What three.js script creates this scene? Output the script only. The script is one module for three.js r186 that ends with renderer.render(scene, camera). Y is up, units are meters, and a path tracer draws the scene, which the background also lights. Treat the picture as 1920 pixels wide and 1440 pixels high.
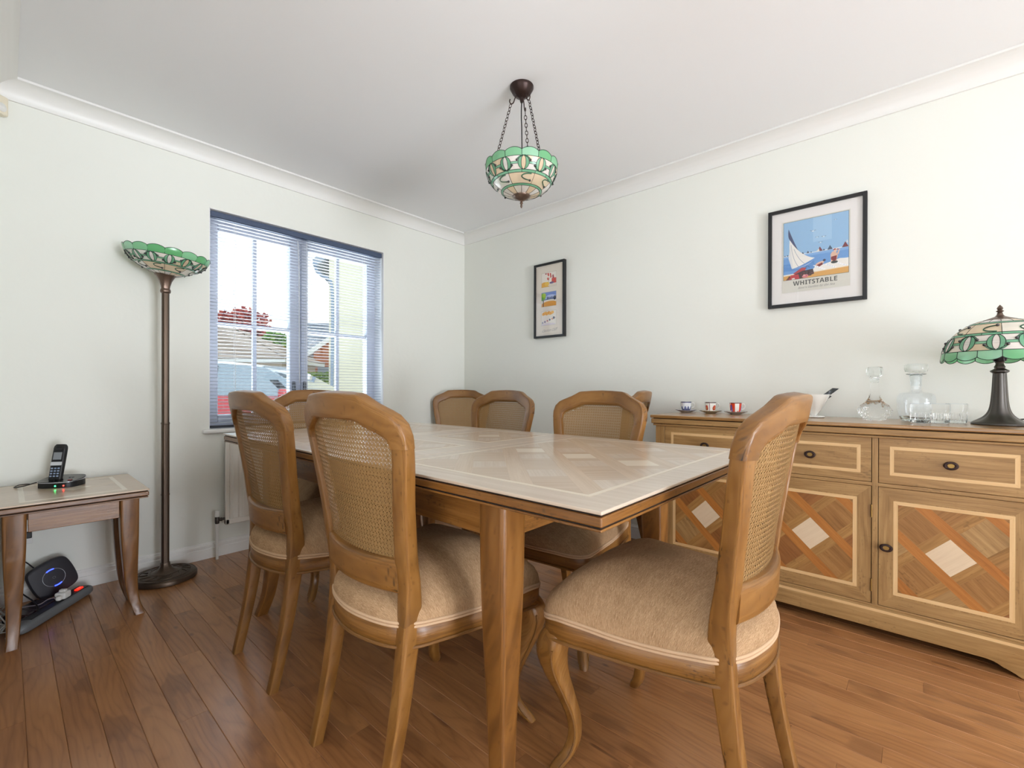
import * as THREE from 'three';
import { RoundedBoxGeometry } from 'three/addons/geometries/RoundedBoxGeometry.js';
import { mergeGeometries, toCreasedNormals } from 'three/addons/utils/BufferGeometryUtils.js';
import { RectAreaLightUniformsLib } from 'three/addons/lights/RectAreaLightUniformsLib.js';

const scene = new THREE.Scene();

// ---------------------------------------------------------------- camera
const camera = new THREE.PerspectiveCamera(2 * Math.atan(720 / 850.47) * 180 / Math.PI, 4 / 3, 0.03, 200);
camera.position.set(0, 0.98, 0);
camera.rotation.order = 'YXZ';
camera.rotation.set(-0.00178573, -0.84154593, 0.00258516);
camera.setViewOffset(1920, 1440, 0, -11.53, 1920, 1440);

// ---------------------------------------------------------------- sky (bright overcast) and exposure
scene.background = new THREE.Color().setRGB(0.93, 0.97, 1.0);
scene.backgroundIntensity = 1.0;
const EXPOSURE = 2.5;
// unseen area lights added to fill the room on top of the sky light
RectAreaLightUniformsLib.init();
function addedFill(color, intensity, w, h, x, y, z, tx, ty, tz) {
  const l = new THREE.RectAreaLight(new THREE.Color().setRGB(...color), intensity, w, h);
  l.position.set(x, y, z); l.lookAt(tx, ty, tz); scene.add(l); return l;
}
addedFill([0.94, 0.98, 1.06], 0.42, 1.7, 1.9, -1.62, 1.1, 0.1, 0, 1.1, 0.1); // fill added from the hall side to brighten the near chair backs
addedFill([0.93, 0.98, 1.08], 2.9, 1.25, 2.0, 0.78, 1.08, 3.52, 0.78, 1.08, 0);  // added boost to the sky light coming in at the back
addedFill([0.93, 0.98, 1.06], 15.0, 1.6, 3.0, 0.78, -0.05, 5.3, 0.78, 1.2, 4.4); // unseen up-light added low outside the rear doors to brighten the ceiling
addedFill([0.97, 0.985, 1.02], 17, 2.6, 1.8, 1.37, 0.1, -4.5, 1.37, 1.9, -3.2); // unseen fill added below the window, turned away from the outdoor objects

// ---------------------------------------------------------------- helpers
function rng(seed) { let s = seed | 0; return () => { s = (s + 0x6d2b79f5) | 0; let t = Math.imul(s ^ (s >>> 15), 1 | s); t = (t + Math.imul(t ^ (t >>> 7), 61 | t)) ^ t; return ((t ^ (t >>> 14)) >>> 0) / 4294967296; }; }
const V3 = (x, y, z) => new THREE.Vector3(x, y, z);
const lerp = (a, b, t) => a + (b - a) * t;
const clamp = (x, a, b) => Math.min(b, Math.max(a, x));
const smooth = (a, b, x) => { const t = clamp((x - a) / (b - a), 0, 1); return t * t * (3 - 2 * t); };
function table1(xs, ys) { return (x) => { if (x <= xs[0]) return ys[0]; for (let i = 1; i < xs.length; i++) if (x <= xs[i]) { const t = (x - xs[i - 1]) / (xs[i] - xs[i - 1]); return lerp(ys[i - 1], ys[i], t); } return ys[ys.length - 1]; }; }
function smoothTable(xs, ys) { // monotone-ish Catmull-Rom through a table
  return (x) => {
    const n = xs.length; if (x <= xs[0]) return ys[0]; if (x >= xs[n - 1]) return ys[n - 1];
    let i = 1; while (x > xs[i]) i++;
    const h = xs[i] - xs[i - 1], t = (x - xs[i - 1]) / h;
    const m0 = i > 1 ? (ys[i] - ys[i - 2]) / (xs[i] - xs[i - 2]) : (ys[i] - ys[i - 1]) / h;
    const m1 = i < n - 1 ? (ys[i + 1] - ys[i - 1]) / (xs[i + 1] - xs[i - 1]) : (ys[i] - ys[i - 1]) / h;
    const t2 = t * t, t3 = t2 * t;
    return (2 * t3 - 3 * t2 + 1) * ys[i - 1] + (t3 - 2 * t2 + t) * h * m0 + (-2 * t3 + 3 * t2) * ys[i] + (t3 - t2) * h * m1;
  };
}
const used = {};
function numbered(n) { if (!(n in used)) { used[n] = 0; return n; } used[n]++; return n + '_' + String(used[n]).padStart(3, '0'); }
function shade(o) { o.castShadow = true; o.receiveShadow = true; return o; }
function tag(o, label, category, group) { o.userData.label = label; o.userData.category = category; if (group) o.userData.group = group; return o; }
function thing(name, label, category, pos = [0, 0, 0], turn = 0, group) {
  const o = new THREE.Group(); o.name = numbered(name); o.position.set(...pos); o.rotation.y = turn; scene.add(o);
  return tag(o, label, category, group);
}
function part(name, geo, mat, parent, label) {
  const m = shade(new THREE.Mesh(Array.isArray(geo) ? mergeGeos(geo) : geo, mat)); m.name = name; parent.add(m);
  if (label) m.userData.label = label;
  return m;
}
function struct(name, geo, mat) { const m = shade(new THREE.Mesh(Array.isArray(geo) ? mergeGeos(geo) : geo, mat)); m.name = numbered(name); m.userData.kind = 'structure'; scene.add(m); return m; }
function structGroup(name) { const g = new THREE.Group(); g.name = numbered(name); g.userData.kind = 'structure'; scene.add(g); return g; }
function copy(root, pos, turn, label) { const r = root.clone(); r.name = numbered(root.name); r.position.set(...pos); r.rotation.y = turn; r.userData = { ...root.userData, label }; scene.add(r); return r; }
function clean(g) { const q = g.index ? g.toNonIndexed() : g; const o = new THREE.BufferGeometry(); o.setAttribute('position', q.attributes.position); if (!q.attributes.normal) q.computeVertexNormals(); o.setAttribute('normal', q.attributes.normal); o.setAttribute('uv', q.attributes.uv ?? new THREE.BufferAttribute(new Float32Array(q.attributes.position.count * 2), 2)); return o; }
function mergeGeos(a) { return a.length === 1 ? a[0] : mergeGeometries(a.map(clean)); }
// uv in metres with u along the chosen grain axis
let grainSeed = 1; const grainRandom = rng(77);
function grain(g, axis = 'x', shift) {
  g = g.index ? g.toNonIndexed() : g;
  const p = g.attributes.position, uv = new Float32Array(p.count * 2), a = 'xyz'.indexOf(axis), du = shift ? shift[0] : grainRandom() * 3, dv = shift ? shift[1] : grainRandom() * 3;
  const A = V3(), B = V3(), C = V3();
  for (let i = 0; i < p.count; i += 3) {
    A.fromBufferAttribute(p, i); B.fromBufferAttribute(p, i + 1).sub(A); C.fromBufferAttribute(p, i + 2).sub(A); B.cross(C);
    const n = [Math.abs(B.x), Math.abs(B.y), Math.abs(B.z)], big = n.indexOf(Math.max(...n));
    let ua = a, va;
    if (big === a) { ua = (a + 1) % 3; va = (a + 2) % 3; } else va = 3 - a - big;
    for (let k = 0; k < 3; k++) { const v = [p.getX(i + k), p.getY(i + k), p.getZ(i + k)]; uv[(i + k) * 2] = v[ua] + du; uv[(i + k) * 2 + 1] = v[va] + dv; }
  }
  g.setAttribute('uv', new THREE.BufferAttribute(uv, 2)); return g;
}
function box(x0, x1, y0, y1, z0, z1, r = 0, axis = 'x', shift) {
  const w = x1 - x0, h = y1 - y0, d = z1 - z0, rr = Math.min(r, w * 0.49, h * 0.49, d * 0.49);
  const g = rr > 0 ? new RoundedBoxGeometry(w, h, d, 1, rr) : new THREE.BoxGeometry(w, h, d);
  g.translate((x0 + x1) / 2, (y0 + y1) / 2, (z0 + z1) / 2); return grain(g, axis, shift);
}
function shifted(g, x, y, z) { g.translate(x, y, z); return g; }
function lathe(pts, n = 40, smoothNormals = true) { const g = new THREE.LatheGeometry(pts.map(([r, y]) => new THREE.Vector2(r, y)), n); return smoothNormals ? toCreasedNormals(g, 0.7) : g; }
function tube(pts, r, seg = 24, rad = 6, closed = false) { return new THREE.TubeGeometry(new THREE.CatmullRomCurve3(pts.map((p) => p.isVector3 ? p : V3(...p)), closed), seg, r, rad, closed); }
// loft of rounded rectangular sections: {c, u, v, hu, hv}
function loft(secs, n = 20, e = 5, cap = true, crease = 0.6) {
  const pos = [], uv = [], idx = []; let len = 0;
  secs.forEach((s, k) => {
    if (k) len += s.c.distanceTo(secs[k - 1].c);
    for (let i = 0; i <= n; i++) {
      const a = (i + 0.5) / n * 2 * Math.PI, cx = Math.cos(a), cy = Math.sin(a), q = s.e ?? e;
      const x = Math.sign(cx) * Math.pow(Math.abs(cx), 2 / q) * s.hu, y = Math.sign(cy) * Math.pow(Math.abs(cy), 2 / q) * s.hv;
      pos.push(s.c.x + s.u.x * x + s.v.x * y, s.c.y + s.u.y * x + s.v.y * y, s.c.z + s.u.z * x + s.v.z * y);
      uv.push(len, i / n * 3 * (s.hu + s.hv));
    }
  });
  for (let k = 0; k < secs.length - 1; k++) for (let i = 0; i < n; i++) { const a = k * (n + 1) + i, b = a + n + 1; idx.push(a, a + 1, b, b, a + 1, b + 1); }
  if (cap) [0, secs.length - 1].forEach((k) => { const c = pos.length / 3, s = secs[k].c; pos.push(s.x, s.y, s.z); uv.push(k ? len : 0, 0); for (let i = 0; i < n; i++) { const a = k * (n + 1) + i; k ? idx.push(a, a + 1, c) : idx.push(a + 1, a, c); } });
  const g = new THREE.BufferGeometry(); g.setAttribute('position', new THREE.Float32BufferAttribute(pos, 3)); g.setAttribute('uv', new THREE.Float32BufferAttribute(uv, 2)); g.setIndex(idx);
  return orient(toCreasedNormals(g, crease));
}
function orient(g) { // outward winding by signed volume
  const p = g.attributes.position; let vol = 0; const a = V3(), b = V3(), c = V3();
  for (let i = 0; i < p.count; i += 3) { a.fromBufferAttribute(p, i); b.fromBufferAttribute(p, i + 1); c.fromBufferAttribute(p, i + 2); vol += a.dot(b.cross(c)); }
  if (vol < 0) {
    for (const k of ['position', 'uv', 'normal']) { const at = g.attributes[k]; if (!at) continue; const s = at.itemSize, ar = at.array; for (let i = 0; i < at.count; i += 3) for (let j = 0; j < s; j++) { const t = ar[(i + 1) * s + j]; ar[(i + 1) * s + j] = ar[(i + 2) * s + j]; ar[(i + 2) * s + j] = t; } }
    const n = g.attributes.normal; for (let i = 0; i < n.array.length; i++) n.array[i] *= -1;
  }
  return g;
}
function polyShape(pts) { const s = new THREE.Shape(); pts.forEach(([x, y], i) => i ? s.lineTo(x, y) : s.moveTo(x, y)); s.closePath(); return s; }
function extrude(pts, depth, bevel = 0, holes) {
  const s = Array.isArray(pts) ? polyShape(pts) : pts; if (holes) holes.forEach((h) => s.holes.push(new THREE.Path(h.map(([x, y]) => new THREE.Vector2(x, y)))));
  return new THREE.ExtrudeGeometry(s, { depth: depth - 2 * bevel, bevelEnabled: bevel > 0, bevelThickness: bevel, bevelSize: bevel, bevelOffset: -bevel, bevelSegments: 2, curveSegments: 16 }).translate(0, 0, bevel);
}
function mapGeo(g, f, crease = 0.6) { // moves every vertex by f(x, y, z)
  const p = g.attributes.position; for (let i = 0; i < p.count; i++) { const q = f(p.getX(i), p.getY(i), p.getZ(i)); p.setXYZ(i, q[0], q[1], q[2]); }
  const o = new THREE.BufferGeometry(); o.setAttribute('position', p); if (g.attributes.uv) o.setAttribute('uv', g.attributes.uv);
  if (g.index) o.setIndex(g.index);
  return orient(toCreasedNormals(o, crease));
}
function spline2(pts, n, closed = false) { const c = new THREE.CatmullRomCurve3(pts.map(([x, y]) => V3(x, y, 0)), closed, 'centripetal'); return c.getSpacedPoints(n).map((p) => [p.x, p.y]); }
function inside(poly, x, y) { let r = false; for (let i = 0, j = poly.length - 1; i < poly.length; j = i++) { const [xi, yi] = poly[i], [xj, yj] = poly[j]; if ((yi > y) !== (yj > y) && x < (xj - xi) * (y - yi) / (yj - yi) + xi) r = !r; } return r; }
function clipRect(poly, x0, x1, y0, y1) {
  const cut = (p, f, g) => { const o = []; p.forEach((a, i) => { const b = p[(i + 1) % p.length], fa = f(a), fb = f(b); if (fa >= 0) o.push(a); if ((fa >= 0) !== (fb >= 0)) { const t = fa / (fa - fb); o.push([lerp(a[0], b[0], t), lerp(a[1], b[1], t)]); } }); return o; };
  let p = poly; for (const f of [(a) => a[0] - x0, (a) => x1 - a[0], (a) => a[1] - y0, (a) => y1 - a[1]]) { if (p.length < 3) return []; p = cut(p, f); } return p;
}
const area = (p) => Math.abs(p.reduce((s, a, i) => { const b = p[(i + 1) % p.length]; return s + a[0] * b[1] - b[0] * a[1]; }, 0) / 2);

// ---------------------------------------------------------------- textures
function hash(x, y, s) { let h = Math.imul(x, 374761393) ^ Math.imul(y, 668265263) ^ Math.imul(s, 2246822519); h = Math.imul(h ^ (h >>> 13), 1274126177); return ((h ^ (h >>> 16)) >>> 0) / 4294967296; }
function pnoise(x, y, px, py, s) { // tileable value noise
  const ix = Math.floor(x), iy = Math.floor(y), fx = x - ix, fy = y - iy, m = (a, n) => ((a % n) + n) % n;
  const u = fx * fx * (3 - 2 * fx), v = fy * fy * (3 - 2 * fy), x0 = m(ix, px), x1 = m(ix + 1, px), y0 = m(iy, py), y1 = m(iy + 1, py);
  return lerp(lerp(hash(x0, y0, s), hash(x1, y0, s), u), lerp(hash(x0, y1, s), hash(x1, y1, s), u), v);
}
function fbm(u, v, fx, fy, oct, s) { let a = 0.5, r = 0, t = 0; for (let o = 0; o < oct; o++) { r += a * pnoise(u * fx, v * fy, fx, fy, s + o * 13); t += a; a *= 0.5; fx *= 2; fy *= 2; } return r / t; }
function dataTex(w, h, f, srgb = true) {
  const d = new Uint8Array(w * h * 4);
  for (let y = 0; y < h; y++) for (let x = 0; x < w; x++) { const c = f(x / w, y / h), o = (y * w + x) * 4; d[o] = clamp(c[0], 0, 255); d[o + 1] = clamp(c[1], 0, 255); d[o + 2] = clamp(c[2], 0, 255); d[o + 3] = 255; }
  const t = new THREE.DataTexture(d, w, h); t.wrapS = t.wrapT = THREE.RepeatWrapping; t.magFilter = THREE.LinearFilter; t.minFilter = THREE.LinearMipmapLinearFilter; t.generateMipmaps = true; if (srgb) t.colorSpace = THREE.SRGBColorSpace; t.needsUpdate = true; return t;
}
const mix3 = (a, b, t) => [lerp(a[0], b[0], t), lerp(a[1], b[1], t), lerp(a[2], b[2], t)];
// straight to gently figured grain along u
function woodTex(dark, mid, light, seed, sizeU, sizeV, figure = 1, wear = 0, px = 1024, py = 256) {
  const t = dataTex(px, py, (u, v) => {
    const warp = (fbm(u, v, 3, 4, 3, seed) - 0.5) * 0.22 * figure;
    const ring = 0.5 + 0.5 * Math.sin(2 * Math.PI * (v + warp) * 9);
    const fine = pnoise(u * 10, (v + warp * 0.3) * 96, 10, 96, seed + 5), fine2 = pnoise(u * 28, v * 160, 28, 160, seed + 6);
    const broad = fbm(u, v, 3, 3, 3, seed + 9);
    let g = 0.18 * ring + 0.30 * fine + 0.20 * fine2 + 0.6 * (broad - 0.12);
    g = clamp(g, 0, 1);
    let c = g < 0.5 ? mix3(dark, mid, g * 2) : mix3(mid, light, g * 2 - 1);
    const pore = pnoise(u * 60, v * 220, 60, 220, seed + 21); if (pore > 0.86) c = mix3(c, dark, (pore - 0.86) * 4);
    if (wear) { const sp = pnoise(u * 120, v * 60, 120, 60, seed + 31) * fbm(u, v, 8, 4, 2, seed + 33); if (sp > 0.55) c = mix3(c, [70, 50, 28], (sp - 0.55) * wear * 4); const patch = fbm(u, v, 6, 3, 3, seed + 41); c = mix3(c, dark, clamp((patch - 0.56) * wear * 2.2, 0, 0.5)); }
    return c;
  });
  t.repeat.set(1 / sizeU, 1 / sizeV); return t;
}
function bumpTex(w, h, f, su, sv) { const t = dataTex(w, h, (u, v) => { const k = f(u, v) * 255; return [k, k, k]; }, false); t.repeat.set(1 / su, 1 / sv); return t; }
function mat(color, rough, o = {}) { return new THREE.MeshPhysicalMaterial({ color, roughness: rough, ...o }); }

// ---------------------------------------------------------------- materials
const T = {
  chair: woodTex([98, 68, 30], [150, 110, 56], [184, 144, 90], 11, 0.9, 0.24, 0.6, 0.8),
  table: woodTex([96, 64, 28], [148, 106, 54], [182, 140, 84], 23, 1.1, 0.26, 0.8, 0.5),
  top: woodTex([198, 177, 154], [214, 196, 176], [226, 211, 194], 29, 1.2, 0.3, 0.8, 0),  // lightened to stand in for the bright walls a glossy top reflects
  side: woodTex([126, 94, 54], [164, 126, 78], [190, 154, 102], 37, 1.1, 0.28, 1.6, 0.3),
  walnut: woodTex([124, 90, 56], [152, 112, 70], [174, 134, 88], 43, 0.7, 0.2, 1.6, 0.2),
  honey: woodTex([148, 102, 54], [178, 128, 72], [198, 150, 92], 47, 0.7, 0.2, 1.2, 0.1),
  maple: woodTex([214, 180, 132], [230, 200, 156], [240, 215, 175], 53, 0.6, 0.2, 0.8, 0),
  pale: woodTex([226, 212, 192], [236, 224, 206], [242, 232, 216], 59, 0.6, 0.2, 0.6, 0),
  floor: dataTex(2048, 1024, (u, v) => {
    const warp = (fbm(u, v, 2, 5, 4, 61) - 0.5) * 0.34 + (fbm(u, v, 6, 12, 2, 63) - 0.5) * 0.03;
    const ring = Math.abs(Math.sin(Math.PI * (v + warp) * 30)), line = Math.pow(ring, 0.5);
    const fine = pnoise(u * 26, v * 220, 26, 220, 65), broad = fbm(u, v, 4, 5, 3, 67), tone = fbm(u, v, 3, 8, 2, 69);
    let c = mix3([130, 82, 48], [182, 128, 80], clamp(0.2 + 0.4 * line + 0.25 * fine + 0.7 * (broad - 0.35), 0, 1));
    c = mix3(c, [196, 142, 92], clamp((tone - 0.5) * 1.4, 0, 0.6));
    const dark = fbm(u, v, 10, 14, 3, 71); if (dark > 0.62) c = mix3(c, [96, 60, 38], clamp((dark - 0.62) * 3, 0, 0.28));
    const knot = fbm(u, v, 14, 22, 2, 73); if (knot > 0.86) c = mix3(c, [70, 40, 24], clamp((knot - 0.86) * 6, 0, 0.5));
    return c;
  }),
  fabric: dataTex(512, 512, (u, v) => {
    const streak = pnoise(u * 14, v * 110, 14, 110, 81), s2 = pnoise(u * 30, v * 200, 30, 200, 83), cloud = fbm(u, v, 4, 4, 3, 85), spot = pnoise(u * 40, v * 160, 40, 160, 87);
    let c = mix3([148, 115, 82], [206, 172, 134], clamp(0.5 * streak + 0.3 * s2 + 0.28 * (cloud - 0.1), 0, 1));
    if (spot > 0.8) c = mix3(c, [226, 200, 172], (spot - 0.8) * 3); if (spot < 0.16) c = mix3(c, [120, 88, 60], (0.16 - spot) * 4); return c;
  }),
};
T.floor.repeat.set(1 / 1.6, 1 / 0.8); T.fabric.repeat.set(1 / 0.13, 1 / 0.13);
const B = {
  wood: bumpTex(512, 256, (u, v) => 0.6 * pnoise(u * 12, v * 120, 12, 120, 91) + 0.4 * fbm(u, v, 8, 10, 3, 93), 0.6, 0.15),
  floor: bumpTex(512, 512, (u, v) => 0.5 * pnoise(u * 20, v * 110, 20, 110, 95) + 0.5 * fbm(u, v, 14, 30, 3, 97), 0.8, 0.4),
  fabric: bumpTex(512, 512, (u, v) => 0.6 * pnoise(u * 30, v * 170, 30, 170, 99) + 0.4 * pnoise(u * 90, v * 90, 90, 90, 101), 0.16, 0.16),
  plaster: bumpTex(512, 512, (u, v) => fbm(u, v, 40, 40, 3, 103), 1, 1),
};
const M = {
  wall: mat('#f3f4ec', 0.85, { bumpMap: B.plaster, bumpScale: 0.0006, specularIntensity: 0.4 }),
  ceiling: mat('#f8f8f8', 0.9, { specularIntensity: 0.3 }),
  trim: mat('#f3f2ee', 0.4), upvc: mat('#c8ccd8', 0.35), slat: mat('#a3a7b1', 0.35), rail: mat('#4a5872', 0.4), railDark: mat('#2b2f38', 0.5),  // upvc and slat are white parts, greyed to offset the added drive light
  floor: mat('#ffffff', 0.34, { map: T.floor, bumpMap: B.floor, bumpScale: 0.0004, clearcoat: 0.45, clearcoatRoughness: 0.2 }),
  floorBase: mat('#6b4026', 0.6),
  chair: mat('#e4d2b4', 0.38, { map: T.chair, bumpMap: B.wood, bumpScale: 0.0004, clearcoat: 0.25, clearcoatRoughness: 0.35 }),
  table: mat('#e8d6ba', 0.36, { map: T.table, bumpMap: B.wood, bumpScale: 0.0003, clearcoat: 0.3, clearcoatRoughness: 0.3 }),
  top: mat('#ffffff', 0.36, { map: T.top, clearcoat: 0.7, clearcoatRoughness: 0.15 }),
  topWalnut: mat('#f4ece2', 0.36, { map: T.top, clearcoat: 0.7, clearcoatRoughness: 0.15 }),
  topHoney: mat('#fbf2e6', 0.36, { map: T.top, clearcoat: 0.7, clearcoatRoughness: 0.15 }),
  topMaple: mat('#fffdf8', 0.36, { map: T.pale, clearcoat: 0.7, clearcoatRoughness: 0.15 }),
  side: mat('#ffffff', 0.42, { map: T.side, bumpMap: B.wood, bumpScale: 0.0002 }),
  walnut: mat('#f0ddc6', 0.42, { map: T.side }), walnutPale: mat('#fff2da', 0.42, { map: T.side }), walnutRed: mat('#f2d6b8', 0.42, { map: T.walnut }),
  honey: mat('#fadfb8', 0.42, { map: T.honey }), maple: mat('#f8ecd8', 0.42, { map: T.maple }), cream: mat('#f4e6d2', 0.4, { map: T.pale }),
  sideTop: mat('#f4ead8', 0.36, { map: T.side, clearcoat: 0.7, clearcoatRoughness: 0.15 }),
  console: mat('#d9c8ae', 0.36, { map: T.table, bumpMap: B.wood, bumpScale: 0.0003, clearcoat: 0.3, clearcoatRoughness: 0.3 }),
  groove: mat('#1c1108', 0.8),
  fabric: mat('#ffffff', 0.95, { map: T.fabric, bumpMap: B.fabric, bumpScale: 0.0007, sheen: 0.35, sheenRoughness: 0.5, sheenColor: new THREE.Color('#d8b890'), specularIntensity: 0.3 }),
  piping: mat('#cfae8c', 0.9, { specularIntensity: 0.3 }),
  cane: mat('#a5804e', 0.6), bronze: mat('#5a4c40', 0.38, { metalness: 0.75 }), bronzeDark: mat('#3a2a26', 0.4, { metalness: 0.6 }), bronzeWarm: mat('#6e5c50', 0.35, { metalness: 0.7 }),
  pewter: mat('#54504c', 0.34, { metalness: 0.75 }), brass: mat('#9a7b45', 0.35, { metalness: 0.8 }), blackMetal: mat('#1d1716', 0.35, { metalness: 0.5 }),
  black: mat('#17181a', 0.45), blackGloss: mat('#101114', 0.2), charcoal: mat('#2b2a31', 0.55), grey: mat('#6c6f72', 0.5), white: mat('#ecebe6', 0.45), cable: mat('#141414', 0.5), cableWhite: mat('#d8d8d4', 0.5),
  silver: mat('#c8cbd0', 0.3, { metalness: 0.4 }), pane: mat('#ffffff', 0.02, { transmission: 1, thickness: 0, ior: 1.5 }),
  windowPane: mat('#e2e8ea', 0.01, { transmission: 1, thickness: 0, ior: 1.5 }),
  radiator: mat('#f1ede4', 0.35), frame: mat('#1c1d1f', 0.4), matBoard: mat('#efece9', 0.9),
};

// ---------------------------------------------------------------- room shell
const XL = -0.045, XR = 2.775, ZB = -3.06, ZF = 3.2, CEIL = 2.36;
function wallUV(g) { return grain(g, 'x', [0, 0]); }
const wb = (...a) => wallUV(box(...a));
struct('wall_back', [wb(-0.32, 0.79, -0.1, CEIL + 0.1, ZB - 0.28, ZB), wb(1.943, 3.05, -0.1, CEIL + 0.1, ZB - 0.28, ZB), wb(0.79, 1.943, -0.1, 0.72, ZB - 0.28, ZB), wb(0.79, 1.943, 2.03, CEIL + 0.1, ZB - 0.28, ZB)], M.wall);
struct('wall_right', wb(XR, 3.05, -0.1, CEIL + 0.1, ZB, ZF + 0.28), M.wall);
struct('wall_left', [wb(XL - 0.1, XL, -0.1, CEIL + 0.1, ZB, -0.95), wb(XL - 0.1, XL, -0.1, CEIL + 0.1, 1.05, ZF), wb(XL - 0.1, XL, 2.1, CEIL + 0.1, -0.95, 1.05)], M.wall);
struct('wall_front', [wb(XL - 0.1, 0.1, -0.1, CEIL + 0.1, ZF, ZF + 0.28), wb(1.46, 3.05, -0.1, CEIL + 0.1, ZF, ZF + 0.28), wb(0.1, 1.46, -0.1, 0.04, ZF, ZF + 0.28), wb(0.1, 1.46, 2.14, CEIL + 0.1, ZF, ZF + 0.28)], M.wall);
struct('wall_hall', [wb(-1.65, -1.4, -0.1, CEIL + 0.1, -1.2, -0.85), wb(-1.65, -1.4, -0.1, CEIL + 0.1, 1.05, 1.7), wb(-1.65, -1.4, 2.1, CEIL + 0.1, -0.85, 1.05), wb(-1.65, -1.4, -0.1, 0.1, -0.85, 1.05), wb(-1.4, XL - 0.1, -0.1, CEIL + 0.1, 1.6, 1.7), wb(-1.65, XL - 0.1, -0.1, CEIL + 0.1, -1.3, -1.2)], M.wall);
struct('ceiling', [wb(-1.65, 3.05, CEIL, CEIL + 0.12, ZB - 0.28, ZF + 0.28)], M.ceiling);

// coving and skirting, extruded along each wall
function alongX(profile, x0, x1, z, dir) { const g = extrude(profile, x1 - x0); return mapGeo(g, (d, y, t) => [x0 + t, y, z + dir * d], 0.4); }
function alongZ(profile, z0, z1, x, dir) { const g = extrude(profile, z1 - z0); return mapGeo(g, (d, y, t) => [x + dir * d, y, z0 + t], 0.4); }
const cove = [[0, CEIL - 0.083], [0, CEIL - 0.0005], [0.083, CEIL - 0.0005], [0.083, CEIL - 0.009]];
for (let i = 0; i <= 12; i++) { const a = i / 12 * Math.PI / 2; cove.push([0.083 - 0.072 * Math.sin(a), CEIL - 0.083 + 0.072 * Math.cos(a)]); }
struct('trim_1', alongX(cove, XL, XR, ZB, 1), M.trim); struct('trim_2', alongZ(cove, ZB, ZF, XR, -1), M.trim); struct('trim_3', alongZ(cove, ZB, ZF, XL, 1), M.trim);
const skirt = [[0, 0.0005], [0.017, 0.0005], [0.017, 0.054], [0.012, 0.057], [0.012, 0.064], [0.0145, 0.066], [0.0145, 0.076], [0.009, 0.081], [0.009, 0.085], [0.004, 0.09], [0, 0.09]];
struct('baseboard_back', alongX(skirt, XL, XR, ZB, 1), M.trim); struct('baseboard_right', alongZ(skirt, ZB, ZF, XR, -1), M.trim); struct('baseboard_left', alongZ(skirt, ZB, -0.95, XL, 1), M.trim);

// floor: narrow bevelled boards running towards the window wall
const floor = structGroup('floor');
part('subfloor', box(-1.65, 3.05, -0.14, -0.009, ZB - 0.28, ZF + 0.28), M.floorBase, floor);
{
  const r = rng(5), W = 0.0747, zEnd = 0.5;
  function plank(x0, x1, z0, z1) {
    const b = 0.0013, g = 0.00015, s = [[x0 + g, -0.008], [x1 - g, -0.008], [x1 - g, -b], [x1 - g - b, 0], [x0 + g + b, 0], [x0 + g, -b]];
    const e = extrude(s, z1 - z0 - 0.0006).translate(0, 0, z0 + 0.0003);
    const p = e.attributes.position; // bevel the board ends too
    return grain(toCreasedNormals(e, 0.3), 'z', [r() * 8, r() * 4]);
  }
  let col = 0;
  for (let x = XL + 0.012; x < XR - 0.01; x += W, col++) {
    let z = ZB + 0.012 - [0.0, 0.31, 0.62, 0.15, 0.46, 0.77][col % 6] * 1.2 - r() * 0.12;
    while (z < zEnd) { const L = 1.02 + 0.2 * r(), a = Math.max(z, ZB + 0.01), b = Math.min(z + L, zEnd); if (b - a > 0.03) part('plank', plank(x, Math.min(x + W, XR - 0.01), a, b), M.floor, floor); z += L; }
  }
  const far = []; for (let x = XL + 0.012; x < XR - 0.02; x += W) far.push(plank(x, Math.min(x + W, XR - 0.01), zEnd, ZF + 0.05));
  for (let x = -1.4; x < XL - 0.06; x += W) far.push(plank(x, x + W, -1.2, 1.6));
  const f = part('plank', far, M.floor, floor); f.userData.kind = 'stuff';
}

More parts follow.
